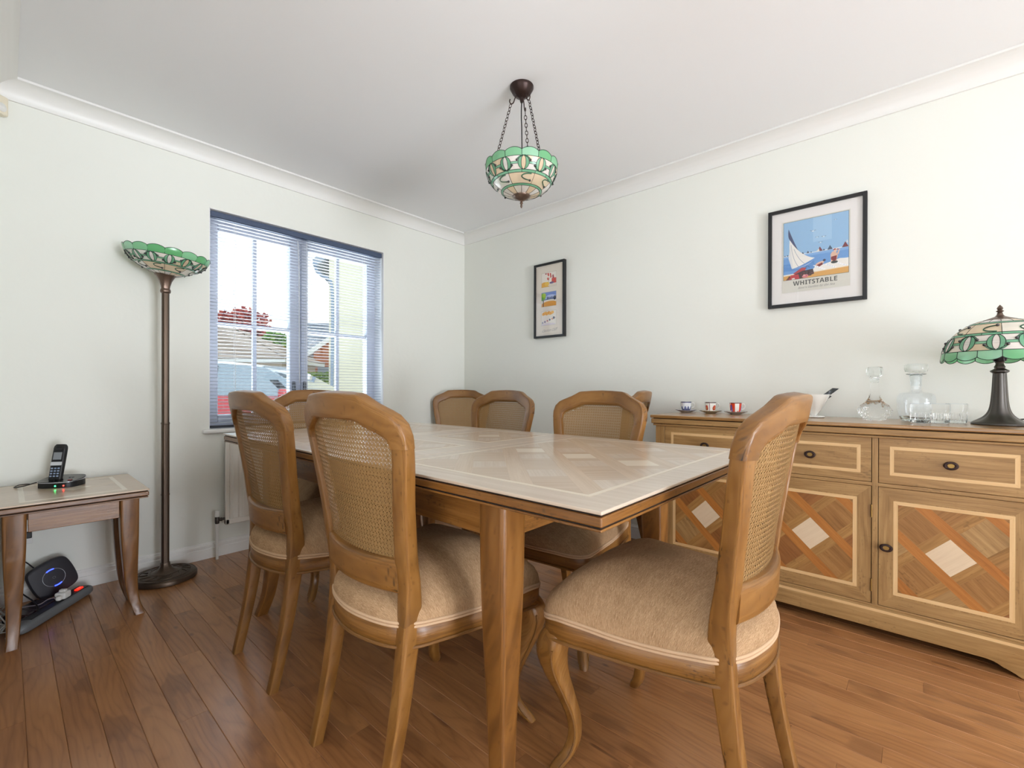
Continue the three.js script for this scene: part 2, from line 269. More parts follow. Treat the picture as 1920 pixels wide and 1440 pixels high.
// window: two casements with glazing bars
const win = structGroup('window_1');
{
  const z0 = -3.245, z1 = -3.185, y0 = 0.745, y1 = 2.03, x0 = 0.79, x1 = 1.943, f = 0.03, s = 0.046;
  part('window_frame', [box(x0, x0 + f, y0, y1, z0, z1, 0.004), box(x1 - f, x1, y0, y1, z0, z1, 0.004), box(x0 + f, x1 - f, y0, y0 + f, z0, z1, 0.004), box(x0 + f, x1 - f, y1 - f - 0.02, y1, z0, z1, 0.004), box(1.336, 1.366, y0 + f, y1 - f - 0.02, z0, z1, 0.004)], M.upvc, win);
  for (const [a, b] of [[x0 + f, 1.336], [1.366, x1 - f]]) {
    const t = y1 - f - 0.02, q = y0 + f, zz = z1 + 0.012;
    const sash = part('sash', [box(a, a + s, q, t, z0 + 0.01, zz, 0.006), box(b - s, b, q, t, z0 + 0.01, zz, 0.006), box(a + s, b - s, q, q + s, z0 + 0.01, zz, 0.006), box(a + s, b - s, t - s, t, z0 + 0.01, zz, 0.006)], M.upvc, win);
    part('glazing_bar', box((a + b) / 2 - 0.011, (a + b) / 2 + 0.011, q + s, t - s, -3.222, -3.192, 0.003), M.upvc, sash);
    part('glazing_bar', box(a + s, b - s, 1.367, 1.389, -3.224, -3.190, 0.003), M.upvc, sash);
    part('pane', box(a + s - 0.005, b - s + 0.005, q + s - 0.005, t - s + 0.005, -3.2045, -3.2005), M.windowPane, sash);
    const hx = a === x0 + f ? b - 0.022 : a + 0.022;
    part('handle', [box(hx - 0.011, hx + 0.011, 0.97, 1.03, zz - 0.002, zz + 0.010, 0.004), box(hx - 0.008, hx + 0.008, 0.90, 1.01, zz + 0.010, zz + 0.026, 0.006)], M.grey, sash);
  }
  part('reveal', [box(x0 - 0.001, x0 + 0.004, 0.745, 2.03, -3.186, ZB - 0.0005), box(x1 - 0.004, x1 + 0.001, 0.745, 2.03, -3.186, ZB - 0.0005), box(x0, x1, 2.026, 2.031, -3.186, ZB - 0.0005)], M.ceiling, win);
  part('window_sill', [box(0.755, 1.978, 0.719, 0.745, -3.185, -3.028, 0.010)], M.trim, win);
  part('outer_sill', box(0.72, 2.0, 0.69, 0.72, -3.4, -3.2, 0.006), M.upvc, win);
}
// venetian blind hanging in the reveal
{
  const t = thing('venetian_blind', 'open white venetian blind with slate blue head rail hanging in the window', 'blind', [1.3665, 0.75, -3.09]);
  const hw = 0.567, lx = (x) => x - 1.3665;
  part('head_rail', box(-hw, hw, 1.238, 1.270, -0.015, 0.016, 0.002), M.rail, t, 'slate blue metal head rail');
  const arc = []; for (let i = 0; i <= 6; i++) { const a = (i / 6 - 0.5); arc.push([a * 0.025, 0.0022 * (1 - 4 * a * a)]); }
  const sl = arc.concat(arc.slice().reverse().map(([a, b]) => [a, b - 0.0007]));
  const g = mapGeo(extrude(sl, hw * 2 - 0.004), (z, y, x) => [x - hw + 0.002, y, z], 0.7);
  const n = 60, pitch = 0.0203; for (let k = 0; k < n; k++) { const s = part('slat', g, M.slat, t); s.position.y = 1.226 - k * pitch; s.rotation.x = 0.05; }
  part('bottom_rail', box(-hw + 0.002, hw - 0.002, -0.002, 0.012, -0.013, 0.013, 0.003), M.railDark, t, 'dark grey bottom rail');
  for (const x of [0.932, 1.36, 1.788]) for (const z of [-0.0135, 0.0135]) part('ladder_cord', box(lx(x) - 0.0008, lx(x) + 0.0008, 0.01, 1.22, z - 0.0006, z + 0.0006), M.white, t);
  part('tilt_wand', tube([[lx(1.297), 1.21, 0.02], [lx(1.300), 1.1, 0.03], [lx(1.303), 0.6, 0.032], [lx(1.306), 0.27, 0.032]], 0.003, 24, 6), mat('#f4f6f8', 0.15, { transmission: 0.5, thickness: 0 }), t);
}

// glazed doors behind the camera
{
  const w2 = structGroup('window_2'), z0 = ZF + 0.12, z1 = ZF + 0.18;
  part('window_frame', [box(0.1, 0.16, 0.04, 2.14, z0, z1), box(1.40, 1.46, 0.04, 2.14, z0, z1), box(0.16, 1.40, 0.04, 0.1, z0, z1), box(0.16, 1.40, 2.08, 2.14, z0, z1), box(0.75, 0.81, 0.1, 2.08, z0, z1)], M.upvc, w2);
  for (const [a, b] of [[0.16, 0.75], [0.81, 1.40]]) part('pane', box(a, b, 0.1, 2.08, z0 + 0.028, z0 + 0.032), M.pane, w2);
  const w3 = structGroup('added_window_3');  // unseen hall glazing, added to let the hall fill light in
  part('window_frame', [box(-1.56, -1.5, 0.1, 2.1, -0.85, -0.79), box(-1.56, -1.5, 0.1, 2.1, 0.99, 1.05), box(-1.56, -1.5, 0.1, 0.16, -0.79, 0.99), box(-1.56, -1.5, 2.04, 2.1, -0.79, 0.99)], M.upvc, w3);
  part('pane', box(-1.532, -1.528, 0.16, 2.04, -0.79, 0.99), M.pane, w3);
}

// ---------------------------------------------------------------- dining chair (local axes: x across, y up, z forward; origin on the floor)
const ZO = 0.26; // chair origin lies this far in front of the rear of the crest
const backRear = smoothTable([0, 0.1, 0.2, 0.3, 0.4, 0.5, 0.6, 0.7, 0.8, 0.9, 0.985], [0.018, 0.040, 0.058, 0.070, 0.078, 0.080, 0.073, 0.058, 0.040, 0.020, 0.004]);
const backDepth = smoothTable([0, 0.15, 0.3, 0.42, 0.5, 0.6, 0.8, 0.985], [0.030, 0.034, 0.042, 0.050, 0.046, 0.040, 0.036, 0.032]);
const backHalf = smoothTable([0, 0.2, 0.42, 0.55, 0.7, 0.85, 0.95], [0.166, 0.166, 0.168, 0.174, 0.189, 0.2145, 0.217]);
const BOW = 0.042, SW = 0.235;
function bent(s, y, t) { return [s, y, backRear(y) - BOW * (1 - (s / SW) * (s / SW)) + t - ZO]; } // barrel-curved back
const bowTilt = (s) => Math.atan(2 * BOW * s / (SW * SW));
const seatOutline = (() => {
  const half = [[0, 0.030], [0.09, 0.042], [0.150, 0.064], [0.186, 0.098], [0.203, 0.17], [0.220, 0.27], [0.238, 0.38], [0.249, 0.450], [0.244, 0.497], [0.205, 0.520], [0.11, 0.530], [0, 0.538]];
  const all = half.concat(half.slice(1, -1).reverse().map(([a, b]) => [-a, b]));
  return spline2(all, 96, true).slice(0, 96);
})();
const railTop = smoothTable([0, 0.1, 0.2, 0.3, 0.40, 0.46, 0.54], [0.414, 0.411, 0.401, 0.397, 0.401, 0.402, 0.388]);
const railBot = smoothTable([0, 0.1, 0.2, 0.3, 0.40, 0.46, 0.54], [0.362, 0.362, 0.356, 0.351, 0.350, 0.350, 0.345]);
const shrink = (p, d) => { const cx = 0, cy = 0.29, l = Math.hypot(p[0] - cx, p[1] - cy); return [cx + (p[0] - cx) * (1 - d / l), cy + (p[1] - cy) * (1 - d / l)]; };
function ring(sections) { // sections(i) -> closed list of [x, y, z], swept round the outline
  const n = seatOutline.length, pos = [], uv = [], idx = []; let len = 0, m = 0;
  for (let i = 0; i <= n; i++) {
    const k = i % n, sec = sections(k); m = sec.length; if (i) len += Math.hypot(seatOutline[k][0] - seatOutline[(i - 1)][0], seatOutline[k][1] - seatOutline[(i - 1)][1]);
    let v = 0; for (let j = 0; j <= m; j++) { const q = sec[j % m], q0 = sec[(j + m - 1) % m]; if (j) v += Math.hypot(q[0] - q0[0], q[1] - q0[1], q[2] - q0[2]); pos.push(...q); uv.push(len, v); }
  }
  for (let i = 0; i < n; i++) for (let j = 0; j < m; j++) { const a = i * (m + 1) + j, b = a + m + 1; idx.push(a, b, a + 1, a + 1, b, b + 1); }
  const g = new THREE.BufferGeometry(); g.setAttribute('position', new THREE.Float32BufferAttribute(pos, 3)); g.setAttribute('uv', new THREE.Float32BufferAttribute(uv, 2)); g.setIndex(idx);
  return orient(toCreasedNormals(g, 0.7));
}
function weltTube(d, up, r) {
  const pts = seatOutline.map((p) => { const q = shrink(p, d); return V3(q[0], railTop(p[1]) + up, q[1] - ZO); });
  return tube(pts, r, 160, 6, true);
}
const chairGeo = (() => {
  const G = {};
  // rear legs and back posts
  const post = (sx, y0, y1, n) => loft(Array.from({ length: n + 1 }, (_, i) => {
    const y = lerp(y0, y1, i / n), s = sx * backHalf(y), k = smooth(0.4, 0.6, y), tl = bowTilt(s) * 0.75 * k, d = backDepth(y), w = lerp(0.038, 0.044, k) - 0.006 * smooth(0.25, 0, y);
    const rear = y > 0.42 ? bent(s, y, 0)[2] * k + (backRear(y) - ZO - 0.012 * (1 - k)) * (1 - k) : backRear(y) - ZO - 0.012;
    return { c: V3(s, y, rear + d / 2), u: V3(Math.cos(tl), 0, Math.sin(tl)), v: V3(-Math.sin(tl), 0, Math.cos(tl)), hu: w / 2, hv: d / 2 };
  }), 24, 7, true, 0.5);
  G.rearLeg = [-1, 1].map((s) => post(s, 0, 0.425, 14)); G.post = [-1, 1].map((s) => post(s, 0.42, 0.858, 18));
  // crest rail: paired outer and inner outline points, lofted between them
  const half = [[0.236, 0.846, 0.190, 0.844], [0.2365, 0.876, 0.190, 0.856], [0.230, 0.902, 0.186, 0.866], [0.213, 0.921, 0.174, 0.875], [0.196, 0.930, 0.160, 0.881], [0.155, 0.947, 0.128, 0.893], [0.119, 0.9665, 0.100, 0.906], [0.108, 0.9690, 0.090, 0.908], [0.055, 0.9725, 0.050, 0.909], [0, 0.974, 0, 0.9095]];
  const rails = half.concat(half.slice(0, -1).reverse().map(([a, b, c, d]) => [-a, b, -c, d])), inR = half.map((p) => [p[2], p[3]]).slice(0, -1), mir = (a) => a.map(([x, y]) => [-x, y]).reverse();
  const bandSec = (o, n, d, t0, e) => { const a = V3(...bent(o[0], o[1], t0 + d / 2)), b = V3(...bent(n[0], n[1], t0 + d / 2)), c = a.clone().add(b).multiplyScalar(0.5), u = a.clone().sub(b), s = (o[0] + n[0]) / 2, tl = bowTilt(s), v = V3(-Math.sin(tl), 0, Math.cos(tl)); const hu = u.length() / 2; u.normalize(); v.addScaledVector(u, -v.dot(u)).normalize(); return { c, u, v, hu, hv: d / 2, e }; };
  const sub3 = []; rails.forEach((p, k) => { if (k) for (const f of [1 / 3, 2 / 3]) sub3.push(rails[k - 1].map((x, m) => lerp(x, p[m], f))); sub3.push(p); });
  G.crest = loft(sub3.map((p) => bandSec([p[0], p[1]], [p[2], p[3]], 0.037, -0.0015, 7)), 24, 7, true, 0.5);
  // lower back rail, flush with the posts at its ends and bowing out behind between them
  G.lowRail = loft(Array.from({ length: 25 }, (_, i) => { const s = lerp(-0.160, 0.160, i / 24), k = 1 - (s / 0.16) * (s / 0.16); return bandSec([s, 0.574 + 0.006 * (1 - k)], [s, 0.496], 0.040, 0.003 - 0.010 * k, 6); }), 24, 6, true, 0.5);
  // cane: paired strands both ways and single diagonals, clipped to the opening
  const side = []; for (let i = 0; i <= 14; i++) { const y = lerp(0.578, 0.842, i / 14); side.push([backHalf(y) - 0.016, y]); }
  const open = [[-0.155, 0.572], [0.155, 0.572], ...side, ...inR, [0, 0.9095], ...mir(inR), ...mir(side)];
  const hole = open.map(([x, y]) => [x * 1.03, y + (y > 0.9 ? 0.006 : y < 0.58 ? -0.006 : 0)]);
  const P = 0.0118, pos = [], idx = [];
  const strand = (x0, y0, x1, y1, w, t) => {
    const L = Math.hypot(x1 - x0, y1 - y0), n = Math.ceil(L / 0.014), dx = (x1 - x0) / L, dy = (y1 - y0) / L; let prev = false;
    for (let i = 0; i <= n; i++) {
      const x = lerp(x0, x1, i / n), y = lerp(y0, y1, i / n), ok = inside(hole, x, y);
      if (ok) { const b = pos.length / 3; pos.push(...bent(x - dy * w / 2, y + dx * w / 2, t), ...bent(x + dy * w / 2, y - dx * w / 2, t)); if (prev) idx.push(b - 2, b - 1, b, b, b - 1, b + 1); }
      prev = ok;
    }
  };
  const tm = 0.014;
  for (let k = -17; k <= 17; k++) for (const d of [-0.0013, 0.0013]) strand(k * P + P / 2 + d, 0.55, k * P + P / 2 + d, 0.93, 0.0021, tm);
  for (let k = 0; k <= 32; k++) for (const d of [-0.0013, 0.0013]) strand(-0.2, 0.555 + k * P + d, 0.2, 0.555 + k * P + d, 0.0021, tm + 0.0006);
  for (let k = -34; k <= 66; k++) { const c = 0.555 + k * P + P / 2; strand(-0.2065, c - 0.2065, 0.2065, c + 0.2065, 0.0024, tm + 0.0011); strand(-0.2065, c + 0.2065, 0.2065, c - 0.2065, 0.0024, tm - 0.0005); }
  const cg = new THREE.BufferGeometry(); cg.setAttribute('position', new THREE.Float32BufferAttribute(pos, 3)); cg.setIndex(idx); cg.computeVertexNormals(); cg.setAttribute('uv', new THREE.BufferAttribute(new Float32Array(pos.length / 3 * 2), 2));
  G.cane = cg;
  const edge = (t) => tube(open.map(([x, y]) => V3(...bent(x, y, t))), 0.0034, 140, 6, true);
  G.spline = [edge(0.0175)];
  // front groove moulding round the opening
  G.bead = tube([...side.map(([x, y]) => [x + 0.010, y]), ...inR.map(([x, y]) => [x * 1.045, y + 0.011]), [0, 0.921], ...mir(inR).map(([x, y]) => [x * 1.045, y + 0.011]), ...mir(side).map(([x, y]) => [x - 0.010, y])].map(([x, y]) => V3(...bent(x, y, 0.0345))), 0.0022, 120, 5);
  // seat frame, bead, cushion and welt
  G.frame = ring((i) => { const p = seatOutline[i], a = shrink(p, 0.002), b = shrink(p, 0.030), t = railTop(p[1]), u = railBot(p[1]); return [[p[0], u + 0.003, p[1] - ZO], [p[0], t - 0.003, p[1] - ZO], [a[0], t, a[1] - ZO], [b[0], t - 0.002, b[1] - ZO], [b[0], u, b[1] - ZO], [a[0], u, a[1] - ZO]]; });
  G.frameBead = tube(seatOutline.map((p) => V3(shrink(p, -0.001)[0], railBot(p[1]) + 0.004, shrink(p, -0.001)[1] - ZO)), 0.0045, 160, 6, true);
  {
    const R = [1.0, 0.995, 0.985, 0.965, 0.93, 0.88, 0.80, 0.68, 0.52, 0.34, 0.17], n = seatOutline.length, p3 = [], uv = [], ix = [], H = 0.548;
    R.forEach((r) => { for (let i = 0; i <= n; i++) { const q = seatOutline[i % n], o = shrink(q, -0.001), b = 1 + 0.03 * Math.sin(Math.PI * clamp((1 - r) / 0.12, 0, 1)), x = o[0] * r * b, z = 0.29 + (o[1] - 0.29) * r * b, y0 = railTop(q[1]) + 0.004, y = y0 + (H - y0) * Math.pow(1 - Math.pow(r, 2.7), 0.60); const l = Math.hypot(o[0], o[1] - 0.29), dr = H - y; p3.push(x, y, z - ZO); uv.push(x + o[0] / l * dr, z + (o[1] - 0.29) / l * dr); } });
    for (let k = 0; k < R.length - 1; k++) for (let i = 0; i < n; i++) { const a = k * (n + 1) + i, b = a + n + 1; ix.push(a, a + 1, b, b, a + 1, b + 1); }
    const c = p3.length / 3; p3.push(0, H, 0.29 - ZO); uv.push(0.29, 0); for (let i = 0; i < n; i++) ix.push((R.length - 1) * (n + 1) + i, (R.length - 1) * (n + 1) + i + 1, c);
    const g = new THREE.BufferGeometry(); g.setAttribute('position', new THREE.Float32BufferAttribute(p3, 3)); g.setAttribute('uv', new THREE.Float32BufferAttribute(uv, 2)); g.setIndex(ix); g.computeVertexNormals();
    if (g.attributes.normal.getY(c) < 0) { g.setIndex(ix.flatMap((_, i) => i % 3 ? [] : [ix[i], ix[i + 2], ix[i + 1]])); g.computeVertexNormals(); }
    G.cushion = g;
  }
  G.welt = [weltTube(0.0, 0.0035, 0.0042), weltTube(-0.0006, 0.0115, 0.0042)];
  // cabriole front legs: knee out, ankle in, foot out along the corner diagonal
  const off = smoothTable([0, 0.02, 0.05, 0.09, 0.14, 0.20, 0.26, 0.31, 0.352, 0.38], [0.026, 0.010, -0.014, -0.028, -0.024, -0.002, 0.022, 0.031, 0.022, 0.006]);
  const thick = smoothTable([0, 0.012, 0.03, 0.06, 0.12, 0.20, 0.27, 0.33, 0.37], [0.026, 0.032, 0.034, 0.031, 0.032, 0.043, 0.060, 0.074, 0.066]);
  G.frontLeg = [-1, 1].map((sx) => loft(Array.from({ length: 26 }, (_, i) => { const y = i / 25 * 0.372, o = off(y) - 0.004, d = V3(sx * 0.7071, 0, 0.7071); return { c: V3(sx * 0.207 + d.x * o, y, 0.470 + d.z * o - ZO), u: V3(1, 0, 0), v: V3(0, 0, 1), hu: thick(y) / 2, hv: thick(y) / 2, e: 3.6 }; }), 20, 4, true, 0.7));
  // carved line down the outer side of each front leg
  G.legLine = [-1, 1].map((sx) => tube(Array.from({ length: 14 }, (_, i) => { const y = 0.02 + i / 13 * 0.31, o = off(y) - 0.004, h = thick(y) / 2; return V3(sx * (0.207 + 0.7071 * o + h * 0.99), y, 0.470 + 0.7071 * o - h * 0.62 - ZO); }), 0.0026, 30, 5));
  return G;
})();
function makeChair(label) {
  const t = thing('dining_chair', label, 'chair', [0, 0, 0], 0), G = chairGeo;
  part('seat_frame', G.frame, M.chair, t); part('seat_bead', G.frameBead, M.chair, t);
  const c = part('seat_cushion', G.cushion, M.fabric, t, 'beige chenille seat cushion'); part('welt', G.welt, M.piping, c);
  for (const k of [0, 1]) { const l = part('leg', G.frontLeg[k], M.chair, t); part('carved_line', G.legLine[k], M.chair, l); }
  for (const k of [0, 1]) part('leg', G.rearLeg[k], M.chair, t);
  for (const k of [0, 1]) part('back_post', G.post[k], M.chair, t);
  part('crest_rail', G.crest, M.chair, t); part('back_rail', G.lowRail, M.chair, t);
  const p = part('cane_panel', G.cane, M.cane, t, 'woven cane back panel'); part('cane_spline', G.spline, M.cane, p); part('moulding', G.bead, M.chair, t);
  return t;
}
const chairAt = [ // [x, z, turn, label]
  [0.555 + ZO, -1.075, Math.PI / 2, 'cane-backed dining chair, nearer of the two on the left long side of the table'],
  [0.557 + ZO, -1.72, Math.PI / 2, 'cane-backed dining chair on the left long side of the table, nearer the radiator and window'],
  [1.167, -0.21 - ZO, Math.PI, 'cane-backed dining chair at the near end of the table, its whole seat showing'],
  [1.165, -2.57 + ZO, 0, 'cane-backed dining chair at the far end of the table with its back to the window'],
  [1.84 - ZO, -1.09, -Math.PI / 2, 'cane-backed dining chair across the table, directly left of the sideboard'],
  [1.955 - ZO, -1.795, -Math.PI / 2, 'cane-backed dining chair across the table, below the small narrow picture'],
  [2.40, -2.70, -Math.PI / 4, 'spare cane-backed dining chair standing in the corner of the room'],
  [2.446, -1.454, Math.PI + 0.21, 'mostly hidden cane-backed chair against the left end of the sideboard'],
];
const chair0 = makeChair(chairAt[0][3]); chair0.userData.group = 'cane-backed dining chairs';
chairAt.forEach(([x, z, a, l], i) => { if (i) copy(chair0, [x, 0, z], a, l); else { chair0.position.set(x, 0, z); chair0.rotation.y = a; } });

{ // a white care label hangs under the front corner of one chair across the table
  const c = scene.children.find((o) => o.userData.label === chairAt[4][3]);
  part('care_label', mapGeo(box(-0.03, 0.03, 0, 0.045, 0, 0.0006), (x, y, z) => [0.205 + x * 0.4, 0.318 + y - Math.abs(x) * 0.2, 0.18 + x + z], 0.5), M.white, c, 'white care label');
}

// ---------------------------------------------------------------- marquetry
// rotated-square lattice of veneer pieces inside a rectangle; returns [polygon, kind]
function lattice(w, h, a, b, cx = 0, cy = 0) {
  const out = [], P = 2 * a + b, n = Math.ceil((w + h) / P) + 1, r2 = Math.SQRT1_2, R = w + h;
  const quad = (p0, p1, q0, q1) => [[p0, q0], [p1, q0], [p1, q1], [p0, q1]].map(([p, q]) => [cx + (p - q) * r2, cy + (p + q) * r2]);
  const add = (poly, kind, i, j) => { const c = clipRect(poly, -w / 2, w / 2, -h / 2, h / 2); if (c.length > 2 && area(c) > 2e-5) out.push([c, kind, i, j]); };
  for (let j = -n; j <= n; j++) {
    add(quad(-R, R, j * P + a, j * P + a + b), 'long', 0, j);
    for (let i = -n; i <= n; i++) { add(quad(i * P - a, i * P + a, j * P - a, j * P + a), 'field', i, j); add(quad(i * P + a, i * P + a + b, j * P - a, j * P + a), 'short', i, j); }
  }
  return out;
}
const shrinkPoly = (p, d) => { const cx = p.reduce((s, q) => s + q[0], 0) / p.length, cy = p.reduce((s, q) => s + q[1], 0) / p.length; return p.map(([x, y]) => { const l = Math.hypot(x - cx, y - cy); return [cx + (x - cx) * (1 - d / l), cy + (y - cy) * (1 - d / l)]; }); };
function rotUV(g, a) { const uv = g.attributes.uv, c = Math.cos(a), s = Math.sin(a); for (let i = 0; i < uv.count; i++) { const x = uv.getX(i), y = uv.getY(i); uv.setXY(i, x * c - y * s, x * s + y * c); } return g; }
function veneer(poly, thick, toWorld, angle) { const g = extrude(shrinkPoly(poly, 0.0002), thick); const m = mapGeo(g, toWorld, 0.3); const du = grainRandom() * 3, dv = grainRandom() * 3, uv = m.attributes.uv; rotUV(m, -angle); for (let i = 0; i < uv.count; i++) uv.setXY(i, uv.getX(i) + du, uv.getY(i) + dv); return m; }
function frameStrips(w, h, b) { // four mitred strips just inside a w x h rectangle
  const o = [[-w / 2, -h / 2], [w / 2, -h / 2], [w / 2, h / 2], [-w / 2, h / 2]], i = [[-w / 2 + b, -h / 2 + b], [w / 2 - b, -h / 2 + b], [w / 2 - b, h / 2 - b], [-w / 2 + b, h / 2 - b]];
  return [0, 1, 2, 3].map((k) => [[o[k], o[(k + 1) % 4], i[(k + 1) % 4], i[k]], k % 2 ? Math.PI / 2 : 0]);
}

// ---------------------------------------------------------------- draw-leaf table family (dining table and folding console share legs and edges)
function tableLeg(cx, cz, h, w, sx, sz, flare) { // square leg, tapered, kicked outward at the foot
  const wd = smoothTable([0, 0.15, 0.35, 0.7, 1], [0.52, 0.57, 0.70, 0.93, 1.0]), ou = smoothTable([0, 0.06, 0.14, 0.26, 0.42, 0.7, 1], [1, 0.62, 0.26, 0.04, 0.0, 0.0, 0]);
  return loft(Array.from({ length: 25 }, (_, i) => { const t = i / 24, s = w * wd(t) / 2, o = ou(t) * flare + (w / 2 - s) * 0.55; return { c: V3(cx + sx * o, t * h, cz + sz * o), u: V3(1, 0, 0), v: V3(0, 0, 1), hu: s, hv: s }; }), 24, 9, true, 0.45);
}
function edgeSlab(x0, x1, z0, z1, y1, e, mats, t, name, axis) { // top board with reeded edge; e = which sides are outer edges [x0, x1, z0, z1]
  const s = grainRandom() * 3, k = (d) => [x0 + (e[0] ? d : 0), x1 - (e[1] ? d : 0), z0 + (e[2] ? d : 0), z1 - (e[3] ? d : 0)];
  const L = (d, a, b, r, m = 0) => { const [p, q, u, v] = k(d); return box(p, q, a, b, u, v, r, axis, [s, s]); };
  const top = part(name, L(0, y1 - 0.0075, y1, 0.0026), mats[0], t);
  part('edge_moulding', [L(0.0015, y1 - 0.0300, y1 - 0.0112, 0.0035), L(0.0035, y1 - 0.0385, y1 - 0.0332, 0.0018)], mats[1], t);
  part('edge_groove', L(0.0065, y1 - 0.036, y1 - 0.004, 0), M.groove, t);
  return top;
}
{
  const X0 = 0.683, X1 = 1.733, Z0 = -2.425, Z1 = -0.403, Y = 0.77, cx = (X0 + X1) / 2, cz = -1.43;
  const t = thing('dining_table', 'long draw-leaf dining table with maple inlay lines and diamonds and a reeded edge', 'table', [cx, 0, cz]);
  const S = [[-0.403, -1.1645, [1, 1, 0, 1]], [-1.1655, -1.7145, [1, 1, 0, 0]], [-1.7155, -2.425, [1, 1, 1, 0]]];
  S.forEach(([za, zb, e], k) => {
    const a = Math.min(za, zb) - cz, b = Math.max(za, zb) - cz, top = edgeSlab(X0 - cx, X1 - cx, a, b, Y, e, [M.top, M.table], t, 'tabletop', 'z');
    const place = (mx, mz) => (x, y, q) => [mx + x, Y - 0.0003 + q, mz - y];
    const inlay = (mx, mz, w, h, diamonds, lat) => {
      for (const [p, an] of frameStrips(w, h, 0.011)) part('inlay_strip', veneer(p, 0.0007, place(mx, mz), an), M.topMaple, top);
      const iw = w - 0.022, ih = h - 0.022;
      for (const [p, kind, i, j] of lattice(iw, ih, lat[0], lat[1])) {
        const white = kind === 'field' && diamonds.some(([u, v]) => u === i && v === j);
        part(white ? 'diamond_inlay' : 'veneer_piece', veneer(p, 0.0006, place(mx, mz), kind === 'long' ? Math.PI / 4 : kind === 'short' ? -Math.PI / 4 : ((i + j) & 1 ? Math.PI / 4 : -Math.PI / 4)), white ? M.topMaple : kind === 'field' ? ((i * 3 + j) & 1 ? M.top : M.topWalnut) : kind === 'long' ? M.topHoney : M.topWalnut, top);
      }
    };
    if (k === 0) inlay(1.207 - cx, -0.795 - cz, 0.885, 0.635, [[0, 0], [1, 1], [-1, -1]], [0.046, 0.049]);
    if (k === 1) { inlay(0.957 - cx, -1.44 - cz, 0.385, 0.36, [[0, 0]], [0.046, 0.049]); inlay(1.457 - cx, -1.44 - cz, 0.385, 0.36, [[0, 0]], [0.046, 0.049]); }
    if (k === 2) inlay(1.207 - cx, -2.062 - cz, 0.885, 0.600, [[0, 0], [1, 1], [-1, -1]], [0.046, 0.049]);
  });
  const lx = [0.787, 1.62], lz = [-0.733, -2.085];
  for (const [i, x] of lx.entries()) for (const [j, z] of lz.entries()) part('leg', tableLeg(x - cx, z - cz, 0.733, 0.083, i ? 1 : -1, j ? -1 : 1, 0.032), M.table, t);
  for (const x of lx) part('apron', box(x - cx - 0.013 + (x < 1 ? -0.018 : 0.018), x - cx + 0.013 + (x < 1 ? -0.018 : 0.018), 0.635, 0.733, lz[1] - cz + 0.040, lz[0] - cz - 0.040, 0.003, 'z'), M.table, t);
  for (const z of lz) part('apron', box(lx[0] - cx + 0.040, lx[1] - cx - 0.040, 0.635, 0.733, z - cz - 0.013 + (z > -1 ? 0.018 : -0.018), z - cz + 0.013 + (z > -1 ? 0.018 : -0.018), 0.003, 'x'), M.table, t);
}
{
  const X0 = -0.030, X1 = 0.426, Z0 = -3.035, Z1 = -2.515, Y = 0.54, cx = (X0 + X1) / 2, cz = -2.775;
  const t = thing('console_table', 'low folding console table with inlaid top and curved legs beside the floor lamp', 'table', [cx, 0, cz]);
  const top = edgeSlab(X0 - cx, X1 - cx, Z0 - cz, Z1 - cz, Y, [1, 1, 1, 1], [M.topHoney, M.console], t, 'tabletop', 'x');
  const place = (mx, mz) => (x, y, q) => [mx + x, Y - 0.0003 + q, mz - y], w = 0.32, h = 0.42;
  for (const [p, an] of frameStrips(w, h, 0.016)) part('inlay_strip', veneer(p, 0.0007, place(0, 0), an), M.topMaple, top);
  for (const [p, kind, i, j] of lattice(w - 0.032, h - 0.032, 0.046, 0.049)) part(kind === 'field' && !i && !j ? 'diamond_inlay' : 'veneer_piece', veneer(p, 0.0006, place(0, 0), kind === 'long' ? Math.PI / 4 : -Math.PI / 4), kind === 'field' && !i && !j ? M.topMaple : kind === 'long' ? M.topHoney : M.topWalnut, top);
  for (const [x, sx] of [[X0 + 0.055, -1], [X1 - 0.066, 1]]) for (const [z, sz] of [[-2.556, 1], [-2.755, 1]]) part('leg', tableLeg(x - cx, z - cz, Y - 0.037, 0.066, sx * (sx < 0 ? 0.2 : 1), sz * 0.7, 0.026), M.console, t);
  part('apron', box(X0 - cx + 0.09, X1 - cx - 0.10, 0.43, Y - 0.037, -2.556 - cz + 0.008, -2.556 - cz + 0.032, 0.002, 'x'), M.console, t);
  part('apron', box(X0 - cx + 0.09, X1 - cx - 0.10, 0.43, Y - 0.037, -2.755 - cz - 0.032, -2.755 - cz - 0.008, 0.002, 'x'), M.console, t);
  for (const x of [X0 + 0.04, X1 - 0.062]) part('apron', box(x - cx - 0.008, x - cx + 0.016, 0.43, Y - 0.037, -2.72 - cz, -2.59 - cz, 0.002, 'z'), M.console, t);
}

